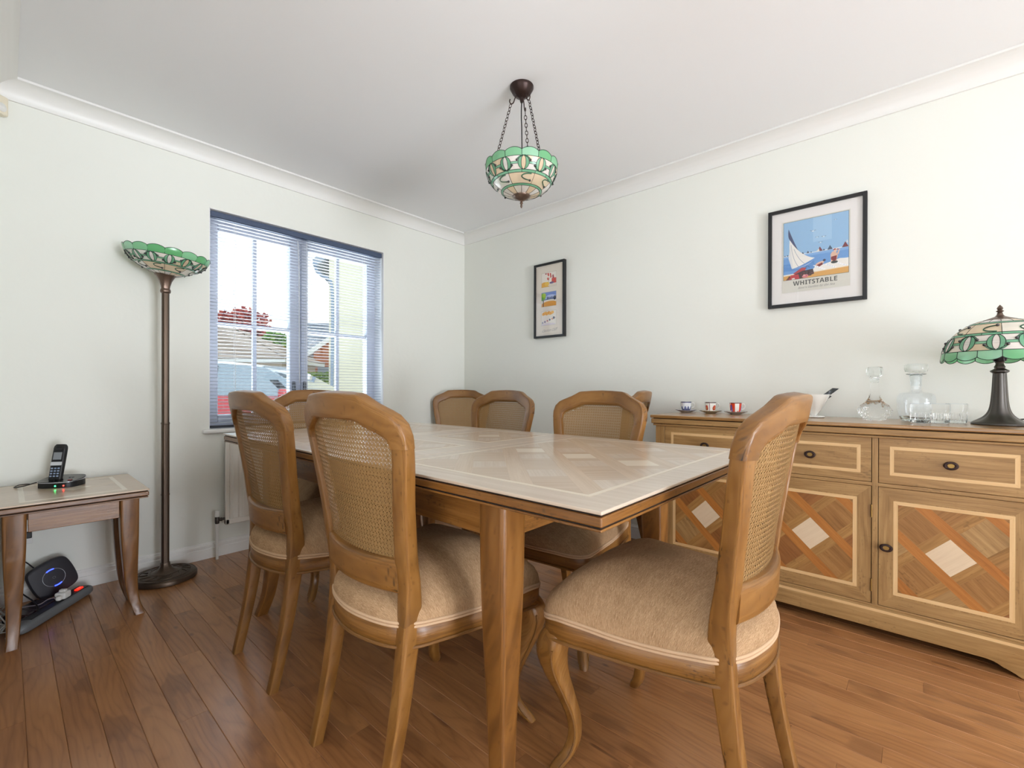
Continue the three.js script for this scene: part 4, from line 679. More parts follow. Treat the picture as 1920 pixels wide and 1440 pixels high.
{
  const t = picture('poster_frame', 'black framed seaside travel poster lettered WHITSTABLE on a white mount', 1.418, 1.937, -0.604, -0.181, 0.0175, 0.022);
  const W = 700, H = 900, tex = canvas(W, H, (c) => {
    const poly = (f, ...p) => { c.fillStyle = f; c.beginPath(); for (let i = 0; i < p.length; i += 2) i ? c.lineTo(p[i], p[i + 1]) : c.moveTo(p[i], p[i + 1]); c.closePath(); c.fill(); };
    const q = (f, x, y, ...p) => { c.fillStyle = f; c.beginPath(); c.moveTo(x, y); for (let i = 0; i < p.length; i += 4) c.quadraticCurveTo(p[i], p[i + 1], p[i + 2], p[i + 3]); c.closePath(); c.fill(); };
    const ell = (f, x, y, a, b, r = 0) => { c.fillStyle = f; c.beginPath(); c.ellipse(x, y, a, b, r, 0, 7); c.fill(); };
    c.fillStyle = '#dcdad0'; c.fillRect(0, 0, W, H);
    const x0 = 14, y0 = 14, x1 = 686, y1 = 742; c.fillStyle = '#97c1e4'; c.fillRect(x0, y0, x1 - x0, y1 - y0);
    c.fillStyle = '#a5cbe9'; c.fillRect(330, y0, 190, 300);
    c.fillStyle = '#6fa3dc'; c.fillRect(x0, 436, x1 - x0, 240); c.fillStyle = '#86b4e4'; c.fillRect(x0, 436, x1 - x0, 34); c.fillStyle = '#5d93d2'; c.fillRect(x0, 540, 330, 90);
    for (let i = 0; i < 40; i++) { c.fillStyle = i % 2 ? '#7fb0e6' : '#5c92d0'; c.fillRect(20 + (i * 97) % 640, 470 + (i * 41) % 180, 60, 3); }
    poly('#dfe6ee', x0, 436, 60, 430, 100, 438, 240, 434, 430, 432, x1, 428, x1, 440, x0, 446);
    for (const [x, s, f] of [[30, 14, '#3a4f78'], [58, 18, '#4a5c82'], [78, 12, '#33466c'], [222, 22, '#2f3f62'], [276, 26, '#4d4a66'], [310, 14, '#3a4660'], [398, 54, '#7c3540'], [440, 20, '#36405a'], [500, 50, '#37506c'], [648, 62, '#7f3038']]) { poly(f, x - s * 0.45, 436, x + s * 0.05, 436 - s, x + s * 0.55, 434); c.fillStyle = '#23304a'; c.fillRect(x - s * 0.45, 434, s, 4); }
    poly('#e9e4da', 360, 440, 392, 404, 398, 440); poly('#efe7dc', 662, 380, 670, 352, 676, 396);
    q('#46527a', 70, 100, 56, 210, 90, 250, 130, 330, 178, 392, 130, 280, 70, 100); // dark topsail
    q('#f2efe8', 82, 236, 70, 460, 108, 606, 190, 596, 350, 508, 200, 470, 82, 236); poly('#e4e4e2', 88, 300, 70, 470, 106, 604, 120, 600);
    c.strokeStyle = '#8b97ae'; c.lineWidth = 4; for (const k of [0, 1]) { c.beginPath(); c.moveTo(96 + k * 34, 300 + k * 62); c.quadraticCurveTo(116 + k * 60, 500, 180 + k * 62, 590 - k * 30); c.stroke(); }
    q('#cfd9ea', 108, 606, 240, 604, 330, 540, 260, 610, 108, 606);
    for (const [x, y, s] of [[330, 176, 30], [440, 268, 24], [408, 332, 22], [372, 262, 18], [556, 92, 14]]) { c.strokeStyle = '#6c7a92'; c.lineWidth = 4; c.beginPath(); c.moveTo(x - s, y - s * 0.3); c.quadraticCurveTo(x - s * 0.4, y - s * 0.1, x, y + s * 0.2); c.quadraticCurveTo(x + s * 0.5, y - s * 0.2, x + s, y - s * 0.2); c.stroke(); ell('#f0f1f3', x, y + s * 0.12, s * 0.42, s * 0.2); }
    q('#f4f1ea', 320, 672, 340, 600, 420, 606, 520, 586, 600, 560, 660, 570, x1, 566, x1, 640, x1, 670, 500, 684, 320, 672); for (let i = 0; i < 60; i++) ell(i % 3 ? '#ffffff' : '#dfe6f0', 340 + (i * 53) % 340, 604 + (i * 29) % 62, 10, 5, i);
    // two bathers in the surf
    ell('#e5bfa8', 400, 588, 46, 20, -0.35); poly('#7e2a2e', 368, 604, 424, 580, 432, 604, 396, 626); ell('#3a3f5c', 446, 556, 15, 14); ell('#e8c5ae', 428, 572, 12, 9);
    poly('#e6bfa6', 512, 586, 508, 500, 524, 470, 560, 470, 580, 520, 566, 590); poly('#8a2c30', 512, 560, 514, 530, 570, 520, 566, 572, 540, 586); ell('#2c3a3c', 546, 596, 34, 16); ell('#e8c8b2', 556, 462, 16, 17); q('#a33a3a', 532, 456, 536, 432, 566, 436, 584, 440, 590, 460, 560, 448, 532, 456); ell('#f4ece0', 566, 444, 10, 6); poly('#e6bfa6', 572, 500, 592, 450, 602, 452, 586, 516);
    poly('#e0ab5e', x0, 690, 130, 676, 330, 680, x1, 664, x1, y1, x0, y1); poly('#f0e2c8', 330, 676, x1, 660, x1, 670, 330, 686); poly('#e8e4da', x0, 672, 120, 668, 200, 676, x0, 690);
    // painted motif in the corner: basket, cloth and bucket
    poly('#b8424a', 120, 668, 214, 606, 262, 614, 246, 650, 150, 690); poly('#453236', 130, 684, 220, 648, 330, 640, 342, 700, 250, 736, 130, 742); poly('#c23a44', 70, 742, 96, 684, 178, 684, 190, 742); poly('#6a3a34', 40, 742, 80, 690, 92, 706, 70, 742); poly('#f0ece4', 104, 726, 136, 722, 140, 738, 108, 740); ell('#d77f86', 250, 716, 34, 22); ell('#e9b0ac', 236, 706, 14, 9); for (let i = 0; i < 10; i++) ell(i % 2 ? '#a24048' : '#2e2a30', 196 + i * 14, 672 + (i * 17) % 46, 6, 4); c.strokeStyle = '#4a5272'; c.lineWidth = 5; c.beginPath(); c.arc(274, 616, 18, 2.4, 6.4); c.stroke();
    c.strokeStyle = '#5e625e'; c.lineWidth = 4; c.strokeRect(x0, y0, x1 - x0, y1 - y0);
    c.fillStyle = '#4a4c4a'; c.textAlign = 'center'; c.font = '600 76px sans-serif'; c.save(); c.translate(350, 820); c.scale(1.0, 0.98); c.fillText('WHITSTABLE', 0, 0); c.restore();
    c.fillStyle = '#7c7c78'; c.font = 'italic 32px serif'; c.save(); c.transform(1, 0, -0.2, 1, 360, 866); c.fillText("Kent's Garden by the Sea", 0, 0); c.restore();
  });
  part('print', facing(onRight(0.292, 0.376, 0.004, 0.000, 0.0095)), new THREE.MeshPhysicalMaterial({ map: tex, roughness: 0.8 }), t); part('glass', box(0.0045, 0.0065, -0.245, 0.245, -0.196, 0.196), M.pane, t);
}
{
  const t = picture('small_picture', 'narrow upright black framed picture with three small coloured prints on a cream mount', 1.374, 1.943, -2.228, -1.940, 0.0165, 0.028);
  const tex = canvas(400, 860, (c, W, H) => {
    const e = (f, x, y, a, b, r = 0) => { c.fillStyle = f; c.beginPath(); c.ellipse(x, y, a, b, r, 0, 7); c.fill(); }, R = (f, x, y, w, h) => { c.fillStyle = f; c.fillRect(x, y, w, h); };
    R('#ece2d4', 0, 0, W, H); c.strokeStyle = '#d2c6b8'; c.lineWidth = 3; c.strokeRect(14, 14, W - 28, H - 28);
    const win = (y, f) => { c.save(); c.beginPath(); c.rect(82, y, 222, 176); c.clip(); R('#f3ece2', 82, y, 222, 176); f(y); c.restore(); c.strokeStyle = '#c3b8a8'; c.lineWidth = 3; c.strokeRect(82, y, 222, 176); };
    win(90, (y) => { for (let i = 0; i < 26; i++) e(i % 3 ? '#d8402f' : '#a8384a', 150 + (i * 37) % 112, y + 14 + (i * 23) % 74, 13, 9, i); c.strokeStyle = '#6d4a5a'; c.lineWidth = 4; c.beginPath(); c.moveTo(196, y + 150); c.quadraticCurveTo(180, y + 100, 205, y + 70); c.stroke(); e('#f0b01c', 130, y + 160, 74, 46); e('#f6cb3e', 165, y + 140, 34, 26); R('#d93a2c', 236, y + 78, 68, 62); e('#5c3f78', 236, y + 132, 34, 12); e('#e9dccc', 250, y + 160, 70, 14); });
    win(330, (y) => { R('#6f8fd8', 82, y, 222, 100); e('#b9c9ee', 220, y + 76, 96, 40); R('#3b58a8', 82, y + 86, 222, 8); for (let i = 0; i < 7; i++) e('#22325a', 172 + i * 21, y + 76, 6, 20 - (i % 3) * 4); e('#f4efe0', 210, y + 118, 130, 26); e('#e8a01c', 205, y + 158, 128, 46); R('#3a3020', 104, y + 80, 12, 96); e('#8cc232', 108, y + 50, 38, 44); e('#b5d84a', 126, y + 34, 24, 26); e('#5a9c34', 92, y + 78, 22, 22); e('#26344e', 282, y + 80, 16, 26); });
    win(560, (y) => { for (let i = 0; i < 9; i++) e(i % 2 ? '#f0a022' : '#f5bc4c', 112 + i * 17, y + 36 - (i % 3) * 6, 22, 18); for (let i = 0; i < 6; i++) { e(['#a8a6b4', '#8c7ea0', '#c98a8a', '#3e4866', '#b8b0bc', '#d6b8b0'][i], 100 + i * 36, y + 142 - i * 10, 12, 14 - i); } e('#e6dce2', 180, y + 166, 110, 16); e('#3a4460', 268, y + 92, 14, 16); e('#e58a4a', 246, y + 104, 8, 10); });
    c.fillStyle = '#9a938c'; c.textAlign = 'center'; c.font = 'italic 40px serif'; c.save(); c.transform(1, -0.06, -0.25, 1, 200, 812); c.fillText('Clarice Cliff', 0, 0); c.restore();
  });
  part('print', facing(onRight(0.252, 0.534, 0, 0, 0.0095)), new THREE.MeshPhysicalMaterial({ map: tex, roughness: 0.85 }), t); part('glass', box(0.0045, 0.0065, -0.27, 0.27, -0.129, 0.129), M.pane, t);
}

// ---------------------------------------------------------------- things on the sideboard
const TOP = 0.848;
{
  const paint = [
    (c) => { const e = (f, x, y, a, b) => { c.fillStyle = f; c.beginPath(); c.ellipse(x, y, a, b, 0, 0, 7); c.fill(); }; c.fillStyle = '#eef0f4'; c.fillRect(0, 0, 512, 128); for (let i = 0; i < 9; i++) { e('#454a78', 20 + i * 58, 78, 22, 40); e('#2f3458', 46 + i * 58, 94, 14, 28); e('#6c73a0', 20 + i * 58, 52, 12, 16); } c.fillStyle = '#4d5378'; c.fillRect(0, 0, 512, 9); },
    (c) => { const e = (f, x, y, a, b) => { c.fillStyle = f; c.beginPath(); c.ellipse(x, y, a, b, 0, 0, 7); c.fill(); }; c.fillStyle = '#f4f1ea'; c.fillRect(0, 0, 512, 128); for (let i = 0; i < 4; i++) { const x = 40 + i * 128; e('#b23a30', x, 52, 30, 28); e('#d4543a', x + 10, 38, 18, 14); e('#e9b23a', x, 52, 7, 7); c.fillStyle = '#a06a96'; c.fillRect(x + 50, 10, 9, 106); e('#26262c', x - 14, 108, 26, 11); e('#c9a23c', x + 34, 112, 18, 8); } c.fillStyle = '#5a4440'; c.fillRect(0, 0, 512, 8); },
    (c) => { const e = (f, x, y, a, b) => { c.fillStyle = f; c.beginPath(); c.ellipse(x, y, a, b, 0, 0, 7); c.fill(); }; c.fillStyle = '#f4efe8'; c.fillRect(0, 0, 512, 128); for (let i = 0; i < 3; i++) { const x = i * 171; c.fillStyle = '#e2401f'; c.fillRect(x + 26, 0, 110, 92); e('#e2401f', x + 10, 104, 10, 34); e('#c02c28', x + 40, 110, 12, 30); e('#5a4fae', x + 80, 54, 18, 40); e('#8f86d0', x + 82, 70, 8, 14); e('#1e1c1e', x + 110, 116, 46, 12); e('#e8d44a', x + 104, 122, 26, 6); } c.fillStyle = '#7a3c34'; c.fillRect(0, 0, 512, 7); },
  ];
  const words = ['small blue and white patterned espresso cup and saucer on the sideboard', 'small white espresso cup with red flowers and its pale yellow saucer', 'small orange and red patterned espresso cup and saucer beside the chair back'];
  const plates = ['#f2f3f6', '#e6d6b4', '#f4ece6'];
  [[2.655, -1.008], [2.650, -0.868], [2.645, -0.735]].forEach(([x, z], k) => {
    const t = thing('espresso_cup', words[k], 'cup', [x, TOP, z], -1.0, 'espresso cups on the sideboard'), tex = canvas(512, 128, paint[k]);
    tex.wrapS = THREE.RepeatWrapping;
    part('cup', lathe([[0.018, 0.011], [0.023, 0.013], [0.027, 0.022], [0.0295, 0.040], [0.0305, 0.0635]], 40), new THREE.MeshPhysicalMaterial({ map: tex, roughness: 0.15, clearcoat: 1 }), t);
    part('cup_inside', lathe([[0.0305, 0.0635], [0.0296, 0.0637], [0.0285, 0.040], [0.0255, 0.022], [0.020, 0.0145], [0.0001, 0.0135]], 40), M.white, t);
    part('handle', tube([[0.029, 0.054, 0], [0.040, 0.056, 0], [0.046, 0.044, 0], [0.040, 0.029, 0], [0.0285, 0.026, 0]], 0.0028, 24, 6), M.white, t);
    const s = part('saucer', lathe([[0.0001, 0.0005], [0.026, 0.0005], [0.030, 0.003], [0.046, 0.009], [0.058, 0.0135], [0.0585, 0.0150], [0.045, 0.0115], [0.028, 0.0065], [0.0001, 0.006]], 48), mat(plates[k], 0.18, { clearcoat: 1 }), t); part('rim_band', mapGeo(new THREE.TorusGeometry(0.0575, 0.0012, 6, 48), (a, b, c) => [a, 0.0143 + c, b], 1.5), mat(['#4a4f76', '#4a4034', '#57534f'][k], 0.2), s);
  });
}
{ // white deco ornament with black fins
  const t = thing('deco_ornament', 'white ceramic deco ornament with three slanting black fins behind the near chair back', 'ornament', [2.60, TOP, -0.372], 0);
  part('base', lathe([[0.0001, 0.0005], [0.040, 0.0005], [0.045, 0.004], [0.044, 0.008], [0.0001, 0.010]], 40), M.white, t);
  part('body', lathe([[0.0001, 0.009], [0.012, 0.009], [0.03, 0.036], [0.052, 0.080], [0.066, 0.112], [0.063, 0.112], [0.0001, 0.024]], 40), mat('#f1efe8', 0.2, { clearcoat: 1 }), t);
  // fins lie in a vertical plane facing the room's near-left corner
  const dir = V3(0.6665, 0, 0.7455);
  [[[0.004, 0.036], [0.009, 0.066], [0.118, 0.142], [0.148, 0.140]], [[0.001, 0.022], [0.004, 0.032], [0.104, 0.107], [0.112, 0.102]], [[0.040, 0.040], [0.038, 0.047], [0.078, 0.079], [0.086, 0.077]]].forEach((q) => part('fin', mapGeo(extrude(q, 0.006, 0.0008), (a, b, c) => [dir.x * a + 0.7455 * (c - 0.003) - 0.02, b, dir.z * a - 0.6665 * (c - 0.003) - 0.02], 0.3), M.blackGloss, t));
}
const crystal = mat('#fbfdff', 0.03, { transmission: 1, thickness: 0, ior: 1.5, specularIntensity: 1 }), stopperMat = mat('#f4f8f8', 0.08, { transmission: 1, thickness: 0.02, ior: 1.45 });
const cutGlass = mat('#ffffff', 0.02, { transmission: 1, thickness: 0.012, ior: 1.22 });
function cutLathe(prof, n, cutY0, cutY1, depth, twist) { // lathe with diagonal cuts between two heights
  const N = 96, pos = [], idx = [], H = prof.length; prof.forEach(([r, y]) => { for (let i = 0; i <= N; i++) { const a = i / N * 2 * Math.PI, k = smooth(cutY0, cutY0 + 0.008, y) * smooth(cutY1, cutY1 - 0.008, y), f = 1 - depth * k * (Math.abs(Math.sin(a * n / 2 + y * twist)) * 0.5 + Math.abs(Math.sin(a * n / 2 - y * twist)) * 0.5); pos.push(r * f * Math.cos(a), y, r * f * Math.sin(a)); } });
  for (let j = 0; j < H - 1; j++) for (let i = 0; i < N; i++) { const a = j * (N + 1) + i, b = a + N + 1; idx.push(a, b, a + 1, a + 1, b, b + 1); }
  const g = new THREE.BufferGeometry(); g.setAttribute('position', new THREE.Float32BufferAttribute(pos, 3)); g.setIndex(idx); return toCreasedNormals(g, 0.35);
}
const fine = (p, n) => new THREE.CatmullRomCurve3(p.map(([a, b]) => V3(a, b, 0)), false, 'centripetal').getSpacedPoints(n).map((v) => [v.x, v.y]);
{
  const t = thing('ship_decanter', 'cut crystal decanter with a wide low body and tall neck, left of the round decanter', 'decanter', [2.585, TOP, -0.142]);
  part('body', cutLathe(fine([[0.001, 0.001], [0.040, 0.001], [0.043, 0.008], [0.060, 0.028], [0.064, 0.042], [0.056, 0.060], [0.036, 0.078], [0.022, 0.100], [0.0165, 0.130], [0.015, 0.160], [0.016, 0.180], [0.021, 0.187]], 60), 22, 0.006, 0.072, 0.09, 70), cutGlass, t);
  part('rim', mapGeo(new THREE.TorusGeometry(0.0205, 0.0018, 8, 36), (a, b, c) => [a, 0.187 + c, b], 1.5), crystal, t);
  part('stopper', cutLathe(fine([[0.001, 0.165], [0.011, 0.166], [0.013, 0.188], [0.016, 0.192], [0.029, 0.200], [0.030, 0.222], [0.027, 0.234], [0.001, 0.236]], 40), 10, 0.196, 0.232, 0.08, 0), stopperMat, t);
}
{
  const t = thing('spirit_decanter', 'plain clear glass decanter with a round shouldered body and flat disc stopper', 'decanter', [2.570, TOP, -0.004]);
  part('body', lathe(fine([[0.001, 0.001], [0.046, 0.001], [0.052, 0.006], [0.060, 0.040], [0.064, 0.078], [0.062, 0.105], [0.052, 0.120], [0.026, 0.126], [0.020, 0.130], [0.0195, 0.150], [0.021, 0.180], [0.026, 0.196], [0.032, 0.2]], 70), 56), crystal, t);
  part('base_glass', lathe([[0.001, 0.004], [0.045, 0.004], [0.050, 0.010], [0.054, 0.022], [0.040, 0.018], [0.001, 0.015]], 48), mat('#eef4f0', 0.02, { transmission: 1, thickness: 0.02, ior: 1.4 }), t);
  part('rim', mapGeo(new THREE.TorusGeometry(0.0315, 0.0015, 8, 40), (a, b, c) => [a, 0.2005 + c, b], 1.5), mat('#9aa4a0', 0.1, { transmission: 0.4, thickness: 0 }), t);
  part('stopper', lathe([[0.001, 0.150], [0.0165, 0.151], [0.019, 0.185], [0.021, 0.204], [0.036, 0.212], [0.039, 0.222], [0.039, 0.238], [0.034, 0.244], [0.001, 0.246]], 44), stopperMat, t);
}
{
  const words = ['clear cut glass tumbler standing in front of the round decanter', 'clear cut glass tumbler, middle of the three tumblers', 'clear cut glass tumbler nearest the bronze table lamp'];
  const g = cutLathe(fine([[0.001, 0.002], [0.029, 0.002], [0.031, 0.010], [0.033, 0.03], [0.0335, 0.05], [0.034, 0.078]], 46), 24, 0.008, 0.046, 0.10, 0);
  const b = lathe([[0.001, 0.004], [0.027, 0.004], [0.029, 0.013], [0.001, 0.012]], 36), rimG = mapGeo(new THREE.TorusGeometry(0.0338, 0.0009, 6, 44), (x, y, z) => [x, 0.078 + z, y], 1.5);
  [[2.462, 0.010], [2.505, 0.066], [2.560, 0.118]].forEach(([x, z], k) => { const t = thing('tumbler', words[k], 'glass', [x, TOP, z], 0, 'cut glass tumblers on the sideboard'); part('bowl', g, cutGlass, t); part('base_glass', b, stopperMat, t); part('rim', rimG, crystal, t); });
}

// ---------------------------------------------------------------- telephone on the console table
{
  const Y = 0.5405, t = thing('answering_machine', 'black answering machine base with a silver edge on the console table', 'telephone', [0.172, Y, -2.872], -0.62);
  const out = spline2([[-0.075, -0.02], [-0.062, 0.045], [0.0, 0.060], [0.062, 0.045], [0.075, -0.02], [0.058, -0.055], [0, -0.062], [-0.058, -0.055]], 64, true);
  const slab = (y0, y1, k) => mapGeo(extrude(out.map(([a, b]) => [a * k, b * k]), 1, 0.0), (a, b, c) => [a, lerp(y0, y1 + (b > 0 ? -b * 0.10 : -b * 0.16), c), b], 0.5);
  part('housing', slab(0.0005, 0.026, 0.97), M.black, t); part('edge_trim', slab(0.026, 0.0285, 1.0), M.silver, t, 'silver trim line'); part('upper_plate', slab(0.0285, 0.0315, 0.985), M.blackGloss, t);
  part('button', shifted(new THREE.CylinderGeometry(0.008, 0.008, 0.003, 20), 0.045, 0.030, 0.022), mat('#7c1f1c', 0.3), t, 'red round button');
  for (const x of [0.022, 0.034]) part('button', shifted(new THREE.CylinderGeometry(0.005, 0.005, 0.003, 16), x, 0.034, -0.018), M.charcoal, t);
  part('indicator_light', shifted(new THREE.SphereGeometry(0.0035, 10, 8), 0.012, 0.010, 0.0565), mat('#30c060', 0.3, { emissive: new THREE.Color('#2cff70'), emissiveIntensity: 5 }), t, 'green indicator light');
  part('indicator_light', shifted(new THREE.SphereGeometry(0.0035, 10, 8), 0.040, 0.010, 0.0525), mat('#c03030', 0.3, { emissive: new THREE.Color('#ff2a20'), emissiveIntensity: 5 }), t, 'red indicator light');
  const h = thing('cordless_phone', 'black cordless telephone handset standing upright in its base', 'telephone', [0.150, Y + 0.020, -2.878], -0.62);
  const tilt = (g) => { g.rotateX(-0.24); g.rotateZ(0.0); return g; };
  const body = loft(Array.from({ length: 21 }, (_, i) => { const f = i / 20, y = f * 0.168, w = 0.047 - 0.004 * Math.sin(f * Math.PI) * -0.5, e = f > 0.88 ? Math.sqrt(1 - Math.pow((f - 0.88) / 0.125, 2)) : 1, d = 0.021 + 0.004 * f; return { c: V3(0, y, -0.002), u: V3(1, 0, 0), v: V3(0, 0, 1), hu: w / 2 * (0.62 + 0.38 * e), hv: d / 2 * (0.6 + 0.4 * e) }; }), 28, 4, true, 0.7);
  part('housing', tilt(body), M.black, h);
  const fz = 0.0105;
  part('screen', tilt(box(-0.0155, 0.0155, 0.098, 0.131, fz - 0.001, fz + 0.0012, 0.001)), mat('#8f9498', 0.2), h, 'pale grey screen'); part('earpiece', tilt(box(-0.011, 0.011, 0.143, 0.148, fz - 0.001, fz + 0.001, 0.001)), M.charcoal, h);
  part('function_keys', tilt(box(-0.021, 0.021, 0.072, 0.088, fz - 0.0015, fz + 0.0018, 0.002)), mat('#d6d8da', 0.3), h, 'silver function keys');
  for (let r = 0; r < 4; r++) for (let c = 0; c < 3; c++) part('key', tilt(box(-0.0165 + c * 0.0125, -0.0085 + c * 0.0125, 0.056 - r * 0.0115, 0.062 - r * 0.0115, fz - 0.001, fz + 0.0014, 0.001)), mat('#9fb0cc', 0.35), h);
  const cab = tag(shade(new THREE.Mesh(tube([[0.135, 0.552, -2.93], [0.10, 0.556, -2.95], [0.06, 0.549, -2.93], [0.03, 0.5445, -2.94], [0.05, 0.5445, -3.01], [0.09, 0.53, -3.043], [0.09, 0.40, -3.045], [0.075, 0.31, -3.048]], 0.0022, 60, 6), M.cable)), 'thin black telephone lead looping off the back of the console table', 'cable'); cab.name = 'telephone_lead'; scene.add(cab);
}

// ---------------------------------------------------------------- equipment on the floor under the console
{
  const a = V3(0.030, 0, -2.640), b = V3(0.262, 0, -2.955), L = a.distanceTo(b), yaw = Math.atan2(-(b.z - a.z), b.x - a.x);
  const s = thing('power_strip', 'grey power strip with a glowing red switch on the floor under the console table', 'power strip', [(a.x + b.x) / 2, 0.001, (a.z + b.z) / 2], yaw);
  part('housing', loft(Array.from({ length: 23 }, (_, i) => { const f = i / 22, x = (f - 0.5) * (L + 0.03), e = Math.min(1, Math.sqrt(Math.max(0.02, 1 - Math.pow(Math.abs(f - 0.5) * 2, 14)))); return { c: V3(x, 0.022, 0), u: V3(0, 1, 0), v: V3(0, 0, 1), hu: 0.021 * e, hv: 0.034 * e }; }), 20, 3, true, 0.8), M.grey, s);
  part('socket_face', box(-L / 2 + 0.05, L / 2 - 0.015, 0.041, 0.0445, -0.024, 0.018, 0.002), M.black, s);
  part('switch_light', box(L / 2 - 0.075, L / 2 - 0.040, 0.0435, 0.0495, -0.004, 0.012, 0.002), mat('#d81c10', 0.3, { emissive: new THREE.Color('#ff2010'), emissiveIntensity: 1.2 }), s, 'glowing red switch');
  const p = thing('white_plug', 'white plug in the grey power strip beside its red switch', 'plug', [(a.x + b.x) / 2 + 0.032, 0.046, (a.z + b.z) / 2 - 0.042], yaw);
  part('body', [box(-0.030, 0.012, 0, 0.030, -0.020, 0.022, 0.007), box(-0.016, 0.002, 0.028, 0.040, -0.012, 0.014, 0.005)], M.white, p);
  part('cord_boss', new RoundedBoxGeometry(0.026, 0.020, 0.020, 2, 0.008).translate(-0.036, 0.012, 0.006), M.white, p);
  const r = thing('wifi_router', 'square charcoal router with two blue lights tilted against the skirting board', 'router', [0.148, 0.112, -2.955], 0.30);
  const f = new THREE.Group(); // local face looks towards +z, rolled as it leans
  const roll = (g) => { g.rotateZ(0.34); g.rotateX(-0.20); return g; };
  const shell = extrude(spline2([[-0.072, -0.055], [-0.072, 0.055], [-0.055, 0.072], [0.055, 0.072], [0.072, 0.055], [0.072, -0.055], [0.055, -0.072], [-0.055, -0.072]], 80, true), 0.034, 0.008).translate(0, 0, -0.02);
  part('housing', roll(toCreasedNormals(shell, 0.6)), M.charcoal, r);
  part('ring', roll(new THREE.TorusGeometry(0.039, 0.0008, 6, 64).translate(0, 0, 0.0142)), M.silver, r);
  part('badge', roll(new THREE.TorusGeometry(0.005, 0.0007, 6, 24).translate(0, 0, 0.0142)), M.grey, r);
  const blue = mat('#2038ff', 0.3, { emissive: new THREE.Color('#2a3cff'), emissiveIntensity: 3.2 });
  for (const q of [Math.PI / 2 - 0.36, -Math.PI / 2 - 0.36]) part('indicator_light', roll(new THREE.TorusGeometry(0.038, 0.0024, 6, 20, 0.72).rotateZ(q).translate(0, 0, 0.0140)), blue, r, 'blue indicator light');
  const d = thing('black_adapter', 'dark red black box of a mains adapter lying beside the grey power strip', 'adapter', [0.075, 0.001, -2.80], 0.9);
  part('housing', new RoundedBoxGeometry(0.16, 0.05, 0.09, 3, 0.008).translate(0, 0.026, 0), mat('#1f0d12', 0.25), d); part('sticker', box(-0.052, -0.014, 0.018, 0.032, 0.0445, 0.0458, 0.0004), M.white, d);
  const cable = (name, label, pts, rad, m) => { const c = tag(shade(new THREE.Mesh(tube(pts, rad, 80, 6), m)), label, 'cable'); c.name = numbered(name); if (name === 'white_cable') c.userData.group = 'tangled white cables'; scene.add(c); };
  cable('black_cable', 'black cable looping from the router down over the adapter to the floor', [[0.10, 0.15, -2.985], [0.05, 0.20, -3.01], [0.02, 0.17, -3.0], [0.045, 0.11, -2.86], [0.085, 0.075, -2.775], [0.095, 0.05, -2.742], [0.07, 0.012, -2.70], [0.045, 0.006, -2.66], [0.01, 0.005, -2.66]], 0.0027, M.cable);
  cable('grey_cable', 'thin grey cable running from the white plug across the dark adapter', [[0.155, 0.058, -2.83], [0.125, 0.066, -2.80], [0.10, 0.062, -2.775], [0.06, 0.058, -2.80], [0.0, 0.04, -2.86]], 0.0022, mat('#8a8088', 0.5));
  const rr = rng(91); for (let k = 0; k < 4; k++) { const pts = []; for (let i = 0; i < 12; i++) pts.push([-0.005 + 0.035 * Math.sin(i * 1.3 + k) + 0.012 * rr(), 0.006 + 0.09 * rr() * Math.abs(Math.sin(i * 0.6 + k)) + k * 0.002, -2.66 - 0.02 * i + 0.02 * rr()]); cable('white_cable', ['tangled white cable under the far left of the console table', 'tangled white cable under the far left of the console table', 'tangled white cable under the far left of the console table', 'tangled white cable under the far left of the console table'][k], pts, 0.0026, M.cableWhite); }
  const o = thing('wall_socket', 'white plastic wall socket low on the window wall behind the console table', 'socket', [0.045, 0.305, -3.059]);
  part('plate', new RoundedBoxGeometry(0.086, 0.086, 0.009, 2, 0.003).translate(0, 0, 0.0055), M.white, o); part('plug_top', new RoundedBoxGeometry(0.03, 0.03, 0.016, 2, 0.004).translate(0.025, 0.0, 0.017), M.cable, o);
}
{
  const t = thing('alarm_sensor', 'cream alarm motion sensor high in the left corner beneath the coving', 'sensor', [-0.018, 2.232, -3.031], 0.6);
  part('housing', new RoundedBoxGeometry(0.052, 0.084, 0.036, 3, 0.007), mat('#efe6cf', 0.4), t); part('lens', mapGeo(new THREE.SphereGeometry(0.018, 20, 12), (x, y, z) => [x, y * 1.1 - 0.012, z * 0.4 + 0.017], 1), M.white, t);
}

